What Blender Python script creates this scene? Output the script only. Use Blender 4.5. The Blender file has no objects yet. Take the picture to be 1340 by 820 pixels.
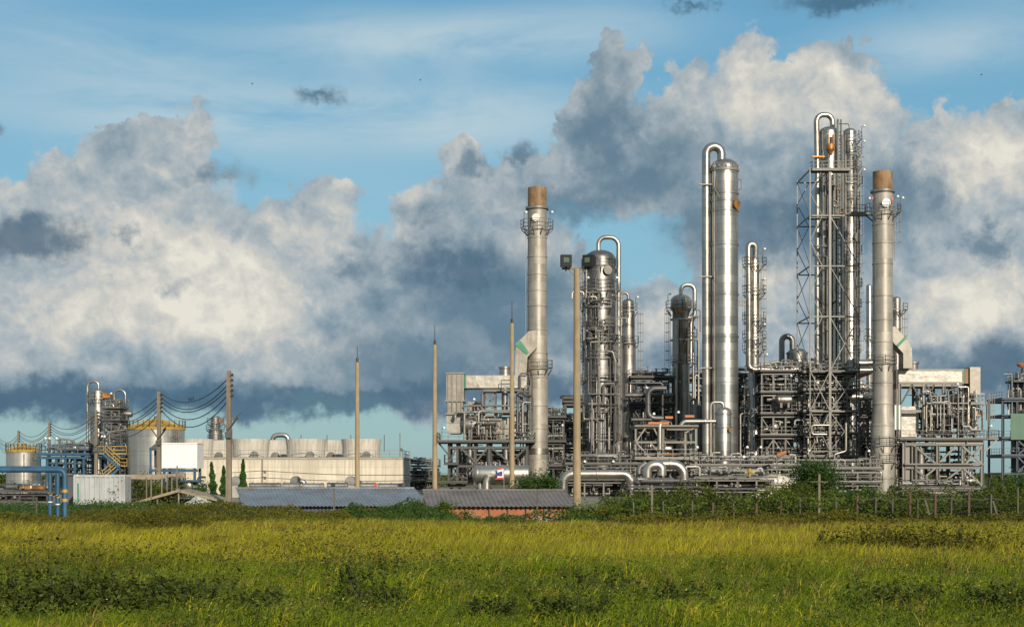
import bpy, bmesh, math, random
import numpy as np
from mathutils import Vector, Matrix
R = math.radians
SC = bpy.context.scene
COL = SC.collection
F = 2000.0; HX = 670.0; HY = 622.0; EYE = 2.5
def PX(px, Y): return (px - HX) * Y / F
def PZ(py, Y): return EYE + (HY - py) * Y / F
def PT(px, py, Y): return Vector((PX(px, Y), Y, PZ(py, Y)))

# ---------------------------------------------------------------- node helper
class NB:
    def __init__(s, tree):
        s.t = tree
    def n(s, typ, **kw):
        nd = s.t.nodes.new(typ)
        for k, v in kw.items(): setattr(nd, k, v)
        return nd
    def put(s, sock, v):
        if v is None: return
        if hasattr(v, 'is_output') or isinstance(v, bpy.types.NodeSocket): s.t.links.new(v, sock)
        else: sock.default_value = v
    def m(s, op, a, b=None, c=None, clamp=False):
        nd = s.n('ShaderNodeMath', operation=op, use_clamp=clamp)
        s.put(nd.inputs[0], a); s.put(nd.inputs[1], b); s.put(nd.inputs[2], c)
        return nd.outputs[0]
    def v(s, op, a, b=None, c=None):
        nd = s.n('ShaderNodeVectorMath', operation=op)
        s.put(nd.inputs[0], a); s.put(nd.inputs[1], b)
        if c is not None: s.put(nd.inputs[2], c)
        return nd.outputs['Value'] if op in ('LENGTH', 'DOT_PRODUCT') else nd.outputs[0]
    def mix(s, f, a, b, blend='MIX'):
        nd = s.n('ShaderNodeMix', data_type='RGBA', blend_type=blend)
        s.put(nd.inputs[0], f); s.put(nd.inputs[6], a); s.put(nd.inputs[7], b)
        return nd.outputs[2]
    def ss(s, x, lo, hi, a=0.0, b=1.0, it='SMOOTHSTEP'):
        nd = s.n('ShaderNodeMapRange', interpolation_type=it)
        s.put(nd.inputs[0], x); s.put(nd.inputs[1], lo); s.put(nd.inputs[2], hi); s.put(nd.inputs[3], a); s.put(nd.inputs[4], b)
        return nd.outputs[0]
    def noise(s, vec, scale, detail=4, rough=0.5, dist=0.0, color=False, lac=2.0):
        nd = s.n('ShaderNodeTexNoise')
        s.put(nd.inputs['Vector'], vec)
        nd.inputs['Scale'].default_value = scale; nd.inputs['Detail'].default_value = detail
        nd.inputs['Roughness'].default_value = rough; nd.inputs['Distortion'].default_value = dist
        nd.inputs['Lacunarity'].default_value = lac
        return nd.outputs[1 if color else 0]
    def xyz(s, x, y, z):
        nd = s.n('ShaderNodeCombineXYZ')
        s.put(nd.inputs[0], x); s.put(nd.inputs[1], y); s.put(nd.inputs[2], z)
        return nd.outputs[0]
    def sep(s, vec):
        nd = s.n('ShaderNodeSeparateXYZ'); s.put(nd.inputs[0], vec)
        return nd.outputs
def lin(r, g, b):
    f = lambda c: c / 12.92 if c <= 0.04045 else ((c + 0.055) / 1.055) ** 2.4
    return (f(r / 255), f(g / 255), f(b / 255), 1)
# ---------------------------------------------------------------- sky
SUN_AZ, SUN_EL = R(20), R(22)      # sun behind the camera, a little to its right
def build_world():
    w = bpy.data.worlds.new('World'); SC.world = w; w.use_nodes = True
    t = w.node_tree; t.nodes.clear(); b = NB(t)
    K = 0.1
    sky = b.n('ShaderNodeTexSky', sky_type='NISHITA'); sky.sun_disc = False
    sky.sun_elevation = SUN_EL; sky.sun_rotation = math.pi - SUN_AZ
    sky.air_density = 1.0; sky.dust_density = 0.6; sky.ozone_density = 2.0
    D = b.n('ShaderNodeTexCoord').outputs['Generated']
    x, y, z = b.sep(D)
    U = b.m('MULTIPLY', b.m('ARCTAN2', x, y), 20.0)
    V = b.m('MULTIPLY', b.m('ARCSINE', z), 20.0)
    P = b.xyz(U, V, 0.0)
    # billow noise: rotated copies of the direction so that the texture has no seam
    w1 = b.noise(D, 26, 5, 0.55, color=True)
    warp = b.v('MULTIPLY', b.v('SUBTRACT', w1, (0.5, 0.5, 0.5)), (1.3, 1.1, 0))
    w2 = b.noise(D, 110, 4, 0.6, color=True)
    warp2 = b.v('MULTIPLY', b.v('SUBTRACT', w2, (0.5, 0.5, 0.5)), (0.5, 0.45, 0))
    PW = b.v('ADD', b.v('ADD', P, warp), warp2)
    PS = b.v('ADD', b.v('ADD', P, b.v('MULTIPLY', warp, (1.0, 0.6, 0))), b.v('MULTIPLY', warp2, (1.3, 0.9, 0)))
    def blob(pw, px, py, rx, ry):
        az = math.atan((px - HX) / F); el = math.atan((HY - py) / F * math.cos(az))
        u, v = 20 * az, 20 * el
        sx, sy = 100 / rx, 100 / ry
        return b.v('LENGTH', b.v('MULTIPLY_ADD', pw, (sx, sy, 0), (-u * sx, -v * sy, 0)))
    def union(pw, lst):      # soft union: distance-like value, 0 at the centres, 1 on the outlines
        cur = None
        for q in lst:
            d = blob(pw, *q[:4])
            if len(q) > 4: d = b.m('ADD', d, q[4])
            cur = d if cur is None else b.m('SMOOTH_MIN', cur, d, 0.25)
        return cur
    def total(pw, lst):
        cur = None
        for q in lst:
            d = b.ss(blob(pw, *q[:4]), 1.0, 0.0)
            cur = b.m('MULTIPLY', d, q[4]) if cur is None else b.m('MULTIPLY_ADD', d, q[4], cur)
        return cur
    A = [(60, 330, 170, 110), (185, 255, 110, 90), (250, 190, 42, 55), (180, 190, 60, 42), (105, 250, 75, 50), (20, 270, 55, 50), (330, 335, 130, 72),
         (440, 262, 40, 30), (395, 295, 70, 48), (180, 430, 330, 110), (450, 390, 150, 110), (570, 420, 160, 130), (40, 470, 160, 55), (680, 430, 150, 120),
         (560, 285, 60, 42), (685, 212, 40, 26), (600, 205, 40, 22), (640, 260, 90, 60), (975, 78, 52, 46), (1085, 100, 60, 48), (1010, 135, 90, 70),
         (890, 125, 48, 40), (1130, 165, 65, 65), (810, 85, 34, 36), (785, 180, 52, 80), (870, 215, 110, 80), (1040, 250, 170, 110), (1232, 180, 46, 46),
         (1320, 165, 55, 48), (1290, 290, 120, 120), (1225, 410, 140, 100), (1330, 420, 120, 110), (990, 395, 110, 70), (860, 425, 85, 60), (1100, 420, 150, 110),
         (735, 215, 50, 32), (690, 330, 70, 60), (800, 470, 160, 60), (1000, 470, 160, 44), (350, 470, 300, 50), (-200, 350, 230, 140), (1560, 330, 230, 150)]
    B = [(45, 313, 82, 40), (272, 228, 74, 24, 0.25), (418, 127, 66, 22, 0.38), (0, 165, 30, 18, 0.25), (160, 314, 40, 36, 0.42), (225, 372, 70, 34, 0.62),
         (610, 350, 110, 60), (480, 345, 60, 40, 0.2), (640, 420, 200, 115, 0.02), (880, 190, 90, 60, 0.25), (560, 290, 60, 34, 0.3), (1230, 260, 60, 60, 0.3), (700, 400, 120, 90), (560, 480, 200, 66), (800, 180, 50, 105), (760, 262, 95, 36), (850, 245, 100, 52),
         (960, 290, 120, 70), (1070, 285, 130, 80), (1165, 250, 80, 75), (1110, -2, 160, 26, 0.2), (900, 6, 50, 18, 0.35), (1295, 320, 40, 26), (1320, 490, 130, 44),
         (1190, 470, 90, 26, 0.15), (120, 520, 360, 32), (470, 525, 230, 27), (690, 505, 170, 34), (690, 195, 34, 20), (900, 470, 130, 30, 0.2), (610, 210, 34, 20)]
    L = [(200, 470, 330, 45, -0.22), (270, 390, 230, 140, 0.55), (110, 300, 140, 80, 0.28), (200, 220, 110, 80, 0.15), (420, 300, 80, 60, 0.2), (985, 80, 80, 70, 0.3), (1090, 120, 90, 80, 0.38),
         (1290, 220, 110, 100, 0.42), (1270, 400, 140, 90, 0.5), (1000, 360, 110, 50, 0.4), (855, 425, 90, 50, 0.3), (70, 440, 150, 70, 0.22), (640, 420, 200, 130, -0.28),
         (800, 180, 120, 140, -0.22), (900, 220, 140, 70, -0.15), (300, 520, 500, 40, -0.5), (1100, 290, 170, 80, -0.2), (1000, 120, 70, 50, 0.12)]
    dA = union(PW, A); dB = union(PS, B); lA = total(b.v('ADD', P, b.v('MULTIPLY', warp, (0.6, 0.6, 0))), L)
    # generic cloud field for the part of the sky the photograph does not show
    inv = b.ss(blob(P, 670, 420, 1150, 560), 1.0, 0.75)
    gen = b.ss(b.noise(D, 3.2, 7, 0.58), 0.40, 0.62, 1.5, 0.3)
    gen = b.m('ADD', gen, b.m('MULTIPLY', inv, 3.0))
    dA = b.m('MINIMUM', dA, gen)
    # billows: warped cell noise, lit from the upper right
    Dw = b.v('ADD', D, b.v('MULTIPLY', b.v('SUBTRACT', w1, (0.5, 0.5, 0.5)), (0.045, 0.045, 0.045)))
    def puff(vec, scale, det):
        nd = b.n('ShaderNodeTexVoronoi', feature='F1'); b.put(nd.inputs['Vector'], vec)
        nd.inputs['Scale'].default_value = scale; nd.inputs['Detail'].default_value = det
        nd.inputs['Roughness'].default_value = 0.5
        nd.normalize = True
        return nd.outputs['Distance']
    off = (0.011 * math.sin(SUN_AZ), -0.004, 0.011)
    Dv = b.v('ADD', Dw, off)
    fine = b.noise(D, 34, 7, 0.58)
    fine2 = b.noise(b.v('ADD', D, off), 34, 7, 0.58)
    pf, pf2 = puff(Dw, 19, 2), puff(Dv, 19, 2)
    relief = b.m('ADD', b.m('MULTIPLY', b.m('SUBTRACT', fine, fine2), 0.85), b.m('MULTIPLY', b.m('SUBTRACT', pf2, pf), 1.25))
    f3 = b.noise(Dw, 95, 4, 0.6); f4 = b.noise(b.v('ADD', Dw, b.v('MULTIPLY', off, (0.35, 0.35, 0.35))), 95, 4, 0.6)
    relief = b.m('ADD', relief, b.m('MULTIPLY', b.m('SUBTRACT', f3, f4), 0.35))
    big = b.noise(D, 12, 4, 0.5)
    rag = b.m('ADD', b.m('MULTIPLY', b.m('SUBTRACT', fine, 0.5), 0.45), b.m('MULTIPLY', b.m('SUBTRACT', pf, 0.28), 0.7))
    edge = b.m('ADD', dA, rag)
    soft = b.ss(big, 0.35, 0.7, 0.95, 0.72)
    cov = b.ss(edge, 1.05, soft)
    lit = b.m('ADD', b.m('ADD', b.m('ADD', 0.47, relief), lA), b.m('MULTIPLY', b.m('SUBTRACT', big, 0.5), 0.5))
    ramp = b.n('ShaderNodeValToRGB'); b.put(ramp.inputs[0], lit)
    cr = ramp.color_ramp
    stops = [(0.0, lin(106, 134, 152)), (0.3, lin(142, 161, 173)), (0.55, lin(174, 184, 189)), (0.78, lin(206, 205, 198)), (1.0, lin(230, 226, 214))]
    cr.elements[0].position = 0; cr.elements[0].color = stops[0][1]
    cr.elements[1].position = 1; cr.elements[1].color = stops[-1][1]
    for p_, c_ in stops[1:-1]:
        e = cr.elements.new(p_); e.color = c_
    # clear sky, graded cyan as in the photograph, with a pale horizon
    base = b.mix(1.0, sky.outputs[0], (0.92, 1.13, 1.08, 1), 'MULTIPLY')
    base = b.v('MULTIPLY', base, (K * 1.0, K * 1.0, K * 1.0))
    elr = b.m('ABSOLUTE', V)
    grad = b.n('ShaderNodeValToRGB'); b.put(grad.inputs[0], b.m('DIVIDE', elr, 12.0))
    g = grad.color_ramp
    g.elements[0].position = 0; g.elements[0].color = lin(138, 172, 184)
    g.elements[1].position = 1; g.elements[1].color = lin(62, 130, 180)
    for p_, c_ in ((0.1, lin(130, 170, 188)), (0.28, lin(130, 182, 206)), (0.52, lin(98, 162, 200))):
        e = g.elements.new(p_); e.color = c_
    base = b.mix(0.75, base, grad.outputs[0])
    # thin high veil, drawn out sideways
    st = b.noise(b.v('MULTIPLY', D, (5, 5, 22)), 1.0, 8, 0.62, 0.6)
    veil = total(P, [(520, 55, 330, 60, 0.75), (120, 60, 300, 55, 0.5), (300, 150, 560, 90, 0.75), (760, 40, 260, 60, 0.55), (1240, 60, 260, 60, 0.6),
                     (640, 150, 300, 80, 0.5), (500, 250, 250, 50, 0.15)])
    veil = b.m('ADD', veil, b.m('MULTIPLY', b.m('SUBTRACT', 1.0, inv), 0.4))
    veil = b.m('MULTIPLY', b.m('MULTIPLY', veil, 1.15), b.ss(st, 0.22, 0.62), clamp=True)
    c0 = b.mix(veil, base, lin(186, 207, 216))
    c1 = b.mix(cov, c0, ramp.outputs[0])
    # grey clouds in shade, in front
    eB = b.m('ADD', dB, b.m('MULTIPLY', rag, 0.9))
    covB = b.m('MULTIPLY', b.ss(eB, 1.15, 0.30), 0.82)
    sh = b.m('ADD', b.m('MULTIPLY', b.m('SUBTRACT', dB, 0.25), 0.5), b.m('ADD', b.m('MULTIPLY', relief, 0.8), b.m('MULTIPLY', b.m('SUBTRACT', big, 0.45), 1.1)), clamp=True)
    Dk = [(45, 316, 82, 36), (418, 127, 60, 20, 0.3), (1110, 0, 130, 15), (900, 6, 34, 10), (120, 524, 380, 34), (470, 528, 230, 28), (660, 510, 150, 26), (600, 350, 90, 40), (1060, 290, 110, 50), (1320, 490, 120, 36)]
    kC = b.m('MULTIPLY', b.ss(b.m('ADD', union(PS, Dk), rag), 1.25, 0.35), 1.0)
    sh = b.m('MULTIPLY', sh, b.m('SUBTRACT', 1.0, kC))
    cB = b.mix(sh, b.mix(kC, lin(98, 126, 145), lin(70, 102, 126)), lin(156, 173, 183))
    c2 = b.mix(covB, c1, cB)
    # below the horizon: ground haze colour
    bg = b.n('ShaderNodeBackground'); b.put(bg.inputs[0], b.v('MULTIPLY', c2, (1 / K, 1 / K, 1 / K))); bg.inputs[1].default_value = K
    out = b.n('ShaderNodeOutputWorld'); t.links.new(bg.outputs[0], out.inputs[0])
    w.cycles.sampling_method = 'MANUAL'; w.cycles.sample_map_resolution = 512
def build_camera():
    cd = bpy.data.cameras.new('camera'); cam = bpy.data.objects.new('camera', cd); COL.objects.link(cam)
    cam.location = (0, 0, EYE); cam.rotation_euler = (R(90), 0, 0)
    cd.sensor_width = 36; cd.lens = 36 * F / 1340
    cd.shift_y = (HY - 410) / 1340
    cd.clip_start = 0.5; cd.clip_end = 20000
    SC.camera = cam
def build_sun():
    ld = bpy.data.lights.new('sun', 'SUN'); ld.energy = 4.9; ld.angle = R(0.5); ld.color = (1.0, 0.905, 0.76)
    lo = bpy.data.objects.new('sun', ld); COL.objects.link(lo)
    d = Vector((math.sin(SUN_AZ) * math.cos(SUN_EL), -math.cos(SUN_AZ) * math.cos(SUN_EL), math.sin(SUN_EL)))
    lo.rotation_euler = d.to_track_quat('Z', 'Y').to_euler(); lo.location = (40, -60, 60)
vs = SC.view_settings
SC.render.engine = 'CYCLES'
vs.view_transform = 'Standard'; vs.look = 'None'; vs.gamma = 1; vs.use_curve_mapping = False; vs.exposure = 0
SC.cycles.use_denoising = True
SC.cycles.use_adaptive_sampling = True; SC.cycles.adaptive_threshold = 0.015
SC.cycles.max_bounces = 5; SC.cycles.diffuse_bounces = 2; SC.cycles.glossy_bounces = 3; SC.cycles.transparent_max_bounces = 6
build_world(); build_camera(); build_sun()
# ---------------------------------------------------------------- mesh builder
ORG = {}
def frame(d):
    d = d.normalized()
    a = Vector((0, 0, 1)) if abs(d.z) < 0.95 else Vector((1, 0, 0))
    u = d.cross(a).normalized()
    return u, d.cross(u).normalized()
class MB:
    def __init__(s): s.v = []; s.f = []
    def quadring(s, rings, closed=True, cap0=True, cap1=True):
        n = len(rings[0]); b = len(s.v)
        for r in rings: s.v.extend(r)
        for i in range(len(rings) - 1):
            for j in range(n if closed else n - 1):
                k = (j + 1) % n
                s.f.append((b + i * n + j, b + i * n + k, b + (i + 1) * n + k, b + (i + 1) * n + j))
        if cap0: s.f.append(tuple(b + j for j in reversed(range(n))))
        if cap1: s.f.append(tuple(b + (len(rings) - 1) * n + j for j in range(n)))
        return s
    def box(s, c, sz, rz=0.0):
        x, y, z = sz[0] / 2, sz[1] / 2, sz[2] / 2; b = len(s.v); ca, sa = math.cos(rz), math.sin(rz)
        for dz in (-z, z):
            for dx, dy in ((-x, -y), (x, -y), (x, y), (-x, y)):
                s.v.append((c[0] + dx * ca - dy * sa, c[1] + dx * sa + dy * ca, c[2] + dz))
        for q in ((3, 2, 1, 0), (4, 5, 6, 7), (0, 1, 5, 4), (1, 2, 6, 5), (2, 3, 7, 6), (3, 0, 4, 7)): s.f.append(tuple(b + i for i in q))
        return s
    def box2(s, a, c): return s.box([(p + q) / 2 for p, q in zip(a, c)], [abs(q - p) for p, q in zip(a, c)])
    def bar(s, p, q, w, h=None):
        p, q = Vector(p), Vector(q); h = h or w
        u, t = frame(q - p)
        rs = [[tuple(e + u * (w / 2 * a) + t * (h / 2 * c)) for a, c in ((-1, -1), (1, -1), (1, 1), (-1, 1))] for e in (p, q)]
        return s.quadring(rs)
    def cyl(s, p, q, r, r2=None, n=10, caps=True):
        p, q = Vector(p), Vector(q); r2 = r if r2 is None else r2
        u, t = frame(q - p)
        rs = [[tuple(e + (u * math.cos(2 * math.pi * i / n) + t * math.sin(2 * math.pi * i / n)) * rr) for i in range(n)] for e, rr in ((p, r), (q, r2))]
        return s.quadring(rs, True, caps, caps)
    def tube(s, pts, r, n=8, bend=None, caps=True, seg=5):
        pts = [Vector(p) for p in pts]; bend = r * 2.2 if bend is None else bend
        path = [pts[0]]
        for i in range(1, len(pts) - 1):
            a, b, c = pts[i - 1], pts[i], pts[i + 1]
            d0, d1 = (a - b), (c - b); l0, l1 = d0.length, d1.length
            if l0 < 1e-6 or l1 < 1e-6: continue
            d0 /= l0; d1 /= l1
            ang = d0.angle(d1)
            if ang > 3.1 or ang < 0.1: path.append(b); continue
            k = min(bend / math.tan(ang / 2) if ang > 0.05 else bend, l0 * 0.49, l1 * 0.49)
            rr = k * math.tan(ang / 2)
            bis = (d0 + d1).normalized(); cen = b + bis * (rr / math.sin(ang / 2))
            e0, e1 = b + d0 * k - cen, b + d1 * k - cen
            tot = e0.angle(e1); ax = e0.cross(e1)
            for j in range(seg + 1):
                path.append(cen + Matrix.Rotation(tot * j / seg, 3, ax) @ e0 if ax.length > 1e-9 else b)
        path.append(pts[-1])
        pp = [path[0]]
        for p in path[1:]:
            if (p - pp[-1]).length > 1e-4: pp.append(p)
        rings = []; u = None
        for i, p in enumerate(pp):
            d = (pp[min(i + 1, len(pp) - 1)] - pp[max(i - 1, 0)]).normalized()
            if u is None: u, t = frame(d)
            else:
                u = (u - d * u.dot(d)); u.normalize(); t = d.cross(u)
            rings.append([tuple(p + (u * math.cos(2 * math.pi * j / n) + t * math.sin(2 * math.pi * j / n)) * r) for j in range(n)])
        s.quadring(rings, True, caps, caps)
        # orient outwards is not needed: materials are two sided
        return s
    def lathe(s, c, prof, n=24, caps=True, ax='z'):
        rs = []
        for r, z in prof:
            ring = []
            for i in range(n):
                a = 2 * math.pi * i / n; x, y = r * math.cos(a), r * math.sin(a)
                if ax == 'z': ring.append((c[0] + x, c[1] + y, c[2] + z))
                elif ax == 'x': ring.append((c[0] + z, c[1] + x, c[2] + y))
                else: ring.append((c[0] + x, c[1] + z, c[2] + y))
            rs.append(ring)
        return s.quadring(rs, True, caps, caps)
    def sector(s, c, r0, r1, a0, a1, z0, z1, n=None):
        n = n or max(3, int(abs(a1 - a0) / 0.26)); rings = []
        full = abs(a1 - a0) > 6.2
        for i in range(n + 1):
            a = a0 + (a1 - a0) * i / n; ca, sa = math.cos(a), math.sin(a)
            rings.append([(c[0] + r * ca, c[1] + r * sa, z) for r, z in ((r0, z0), (r1, z0), (r1, z1), (r0, z1))])
        return s.quadring(rings, True, not full, not full)
    def build(s, name, mat, parent=None, loc=None, ang=38):
        me = bpy.data.meshes.new(name)
        if parent is not None: o0 = ORG[parent.name]
        else: o0 = Vector(loc) if loc is not None else Vector((0, 0, 0))
        vv = np.array(s.v, dtype=np.float64).reshape(-1, 3) - np.array(o0)
        me.from_pydata(vv.tolist(), [], s.f)
        me.polygons.foreach_set('use_smooth', [True] * len(me.polygons))
        me.set_sharp_from_angle(angle=R(ang))
        me.materials.append(mat)
        o = bpy.data.objects.new(name, me); COL.objects.link(o)
        if parent is not None: o.parent = parent
        else: o.location = o0
        ORG[o.name] = Vector(o0)
        return o
def tag(o, label, cat, group=None, kind=None):
    if label: o['label'] = label
    if cat: o['category'] = cat
    if group: o['group'] = group
    if kind: o['kind'] = kind
    return o
def empty(name, loc, label, cat, group=None):
    o = bpy.data.objects.new(name, None); COL.objects.link(o); o.location = loc; o.empty_display_size = 0.3
    ORG[o.name] = Vector(loc)
    return tag(o, label, cat, group)
def kids(o): return [c for c in COL.objects if c.parent == o]
def copy_tree(o, loc, label=None, rz=0.0, sc=1.0, group=None):
    def rec(q, par):
        c = q.copy(); COL.objects.link(c)
        if par is not None: c.parent = par
        for k in list(q.children): rec(k, c)
        return c
    r = rec(o, None)
    r.location = loc; r.rotation_euler = (0, 0, rz); r.scale = (sc, sc, sc) if not isinstance(sc, tuple) else sc
    if label: r['label'] = label
    if group: r['group'] = group
    return r

# ---------------------------------------------------------------- materials
MAT = {}
def newmat(name):
    m = bpy.data.materials.new(name); m.use_nodes = True
    t = m.node_tree; bs = t.nodes['Principled BSDF']; b = NB(t); MAT[name] = m
    return m, b, bs
def bump(b, bs, h, dist=0.02, st=0.6):
    nd = b.n('ShaderNodeBump'); nd.inputs['Strength'].default_value = st; nd.inputs['Distance'].default_value = dist
    b.put(nd.inputs['Height'], h); b.put(bs.inputs['Normal'], nd.outputs[0])
def rgb(*c): return (c[0], c[1], c[2], 1)
def surf(name, col, metal=0.0, rough=0.6, var=0.25, scale=1.5, dirt=None, dirt_amt=0.3, band=None, bandvar=0.15, seam=0.0, plate=None, streak=0.0, bmp=0.0, bscale=3.0, rnd=0.0, rust=0.0):
    """one weathered surface: base colour, mottling, per-sheet steps, dark seams, rain streaks, rust spots"""
    m, b, bs = newmat(name)
    tc = b.n('ShaderNodeTexCoord').outputs['Object']
    x, y, z = b.sep(tc)
    val = 1.0
    n1 = b.noise(tc, scale, 5, 0.6)
    f = b.ss(n1, 0.25, 0.75, 1 - var, 1 + var * 0.7, 'LINEAR')
    if streak:
        n2 = b.noise(b.v('MULTIPLY', tc, (2.2, 2.2, 0.12)), 1.6, 4, 0.65)
        f = b.m('MULTIPLY', f, b.ss(n2, 0.3, 0.75, 1 - streak, 1 + streak * 0.5, 'LINEAR'))
    rr = rough
    if band:
        zi = b.m('FLOOR', b.m('DIVIDE', z, band))
        key = zi
        if plate:
            a = b.m('DIVIDE', b.m('ARCTAN2', y, x), 2 * math.pi / plate)
            a = b.m('ADD', a, b.m('MULTIPLY', zi, 0.5))
            key = b.m('ADD', b.m('MULTIPLY', zi, 37.3), b.m('FLOOR', a))
        wn = b.n('ShaderNodeTexWhiteNoise', noise_dimensions='1D'); b.put(wn.inputs['W'], key)
        f = b.m('MULTIPLY', f, b.ss(wn.outputs[0], 0, 1, 1 - bandvar, 1 + bandvar, 'LINEAR'))
        rr = b.ss(wn.outputs[0], 0, 1, rough * 0.88, rough * 1.15, 'LINEAR')
        if seam:
            fr = b.m('ABSOLUTE', b.m('SUBTRACT', b.m('FRACT', b.m('DIVIDE', z, band)), 0.5))
            f = b.m('MULTIPLY', f, b.ss(fr, 0.5 - 0.05 / band, 0.5, 1.0, 1 - seam, 'LINEAR'))
    if rnd:
        oi = b.n('ShaderNodeObjectInfo').outputs['Random']
        f = b.m('MULTIPLY', f, b.ss(oi, 0, 1, 1 - rnd, 1 + rnd, 'LINEAR'))
    c = b.v('MULTIPLY', rgb(*col)[:3], b.xyz(f, f, f))
    if dirt:
        n3 = b.noise(b.v('MULTIPLY', tc, (1.0, 1.0, 0.35)), scale * 0.7, 6, 0.65)
        c = b.mix(b.ss(n3, 0.48, 0.72, 0.0, dirt_amt), c, rgb(*dirt))
    if rust:
        n4 = b.noise(tc, scale * 1.7, 6, 0.7)
        k = b.ss(n4, 0.62 - rust * 0.2, 0.72, 0.0, 0.9)
        c = b.mix(k, c, rgb(0.16, 0.065, 0.025))
        if metal: b.put(bs.inputs['Metallic'], b.m('MULTIPLY', b.m('SUBTRACT', 1.0, k), metal))
    b.put(bs.inputs['Base Color'], c)
    if not (rust and metal): bs.inputs['Metallic'].default_value = metal
    if not isinstance(rr, float) or not metal: b.put(bs.inputs['Roughness'], rr)
    else: b.put(bs.inputs['Roughness'], b.ss(n1, 0.3, 0.7, rough * 0.85, rough * 1.2, 'LINEAR'))
    if bmp: bump(b, bs, b.noise(tc, bscale, 3, 0.5), bmp, 1.0)
    return m
def mats():
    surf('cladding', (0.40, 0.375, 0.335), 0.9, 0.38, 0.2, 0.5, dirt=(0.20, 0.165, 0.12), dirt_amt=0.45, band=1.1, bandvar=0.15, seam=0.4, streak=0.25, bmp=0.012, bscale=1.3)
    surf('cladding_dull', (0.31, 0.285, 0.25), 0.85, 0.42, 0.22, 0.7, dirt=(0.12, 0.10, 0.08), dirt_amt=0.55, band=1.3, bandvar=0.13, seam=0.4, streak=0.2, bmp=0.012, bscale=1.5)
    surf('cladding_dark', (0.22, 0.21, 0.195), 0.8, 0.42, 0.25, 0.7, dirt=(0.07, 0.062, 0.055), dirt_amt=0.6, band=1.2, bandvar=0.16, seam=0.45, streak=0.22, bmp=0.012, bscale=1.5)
    surf('pipe_bright', (0.46, 0.42, 0.36), 0.9, 0.36, 0.2, 0.8, streak=0.1, rnd=0.15, bmp=0.008, bscale=2)
    surf('pipe_grey', (0.29, 0.275, 0.25), 0.8, 0.42, 0.25, 0.9, dirt=(0.12, 0.10, 0.08), dirt_amt=0.5, rnd=0.35)
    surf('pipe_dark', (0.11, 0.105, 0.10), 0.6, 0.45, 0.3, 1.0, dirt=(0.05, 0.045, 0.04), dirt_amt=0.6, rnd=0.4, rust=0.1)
    surf('stack_steel', (0.35, 0.315, 0.26), 0.35, 0.5, 0.28, 0.6, dirt=(0.22, 0.20, 0.17), dirt_amt=0.75, band=2.3, bandvar=0.15, plate=5, seam=0.25, streak=0.15, bmp=0.01, bscale=0.8)
    surf('stack_rust', (0.27, 0.155, 0.07), 0.2, 0.6, 0.5, 1.2, dirt=(0.42, 0.31, 0.19), dirt_amt=0.9, streak=0.35)
    surf('rusty_brass', (0.36, 0.17, 0.05), 0.5, 0.5, 0.5, 2.0, dirt=(0.08, 0.04, 0.02), dirt_amt=0.8)
    surf('steel_grey', (0.165, 0.157, 0.138), 0.35, 0.5, 0.25, 1.2, dirt=(0.12, 0.10, 0.075), dirt_amt=0.6, rnd=0.25, rust=0.05)  # base tone lowered too, putting shade among the racks into the colour
    surf('steel_dark', (0.075, 0.072, 0.066), 0.3, 0.55, 0.3, 1.2, dirt=(0.05, 0.045, 0.04), dirt_amt=0.5, rnd=0.3, rust=0.08)
    surf('steel_pale', (0.215, 0.20, 0.168), 0.3, 0.5, 0.25, 1.2, dirt=(0.16, 0.13, 0.10), dirt_amt=0.55, rnd=0.2, rust=0.06)
    surf('duct_plate', (0.29, 0.26, 0.215), 0.5, 0.45, 0.3, 0.9, dirt=(0.28, 0.24, 0.19), dirt_amt=0.6, streak=0.25, bmp=0.03, bscale=0.8)
    surf('duct_quilt', (0.41, 0.38, 0.325), 0.4, 0.42, 0.25, 1.0, dirt=(0.2, 0.17, 0.13), dirt_amt=0.6, bmp=0.06, bscale=1.1)
    surf('green_paint', (0.03, 0.20, 0.11), 0, 0.5, 0.2)
    surf('green_sheet', (0.075, 0.155, 0.10), 0, 0.6, 0.12, 0.6, streak=0.15)
    surf('blue_paint', (0.02, 0.085, 0.155), 0, 0.55, 0.3, 1.5, dirt=(0.06, 0.085, 0.11), dirt_amt=0.8, streak=0.25, rnd=0.12)
    surf('blue_black', (0.035, 0.05, 0.07), 0, 0.5, 0.25, 1.0, rnd=0.2)
    surf('yellow_paint', (0.43, 0.27, 0.045), 0, 0.55, 0.25, 1.2, dirt=(0.24, 0.15, 0.05), dirt_amt=0.8, streak=0.3)
    surf('orange_paint', (0.45, 0.15, 0.045), 0, 0.6, 0.3, 2, dirt=(0.25, 0.14, 0.08), dirt_amt=0.6)
    surf('red_paint', (0.5, 0.05, 0.03), 0, 0.5, 0.2, 2)
    surf('white_paint', (0.76, 0.74, 0.69), 0, 0.5, 0.1, 1, streak=0.08)
    surf('violet_blue', (0.04, 0.03, 0.18), 0, 0.6, 0.2, 2)
    surf('pole_concrete', (0.33, 0.245, 0.14), 0, 0.85, 0.2, 1.2, dirt=(0.2, 0.16, 0.11), dirt_amt=0.6, streak=0.3)
    surf('pole_weathered', (0.21, 0.17, 0.12), 0, 0.85, 0.25, 1.2, dirt=(0.11, 0.09, 0.07), dirt_amt=0.7, streak=0.4)
    surf('beige_wall', (0.62, 0.545, 0.42), 0, 0.8, 0.14, 0.3, dirt=(0.40, 0.345, 0.27), dirt_amt=0.6, band=0.9, bandvar=0.05, seam=0.25, streak=0.34)
    surf('cell_wall', (0.52, 0.475, 0.40), 0, 0.8, 0.14, 0.5, dirt=(0.30, 0.27, 0.23), dirt_amt=0.5, streak=0.3)
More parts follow.
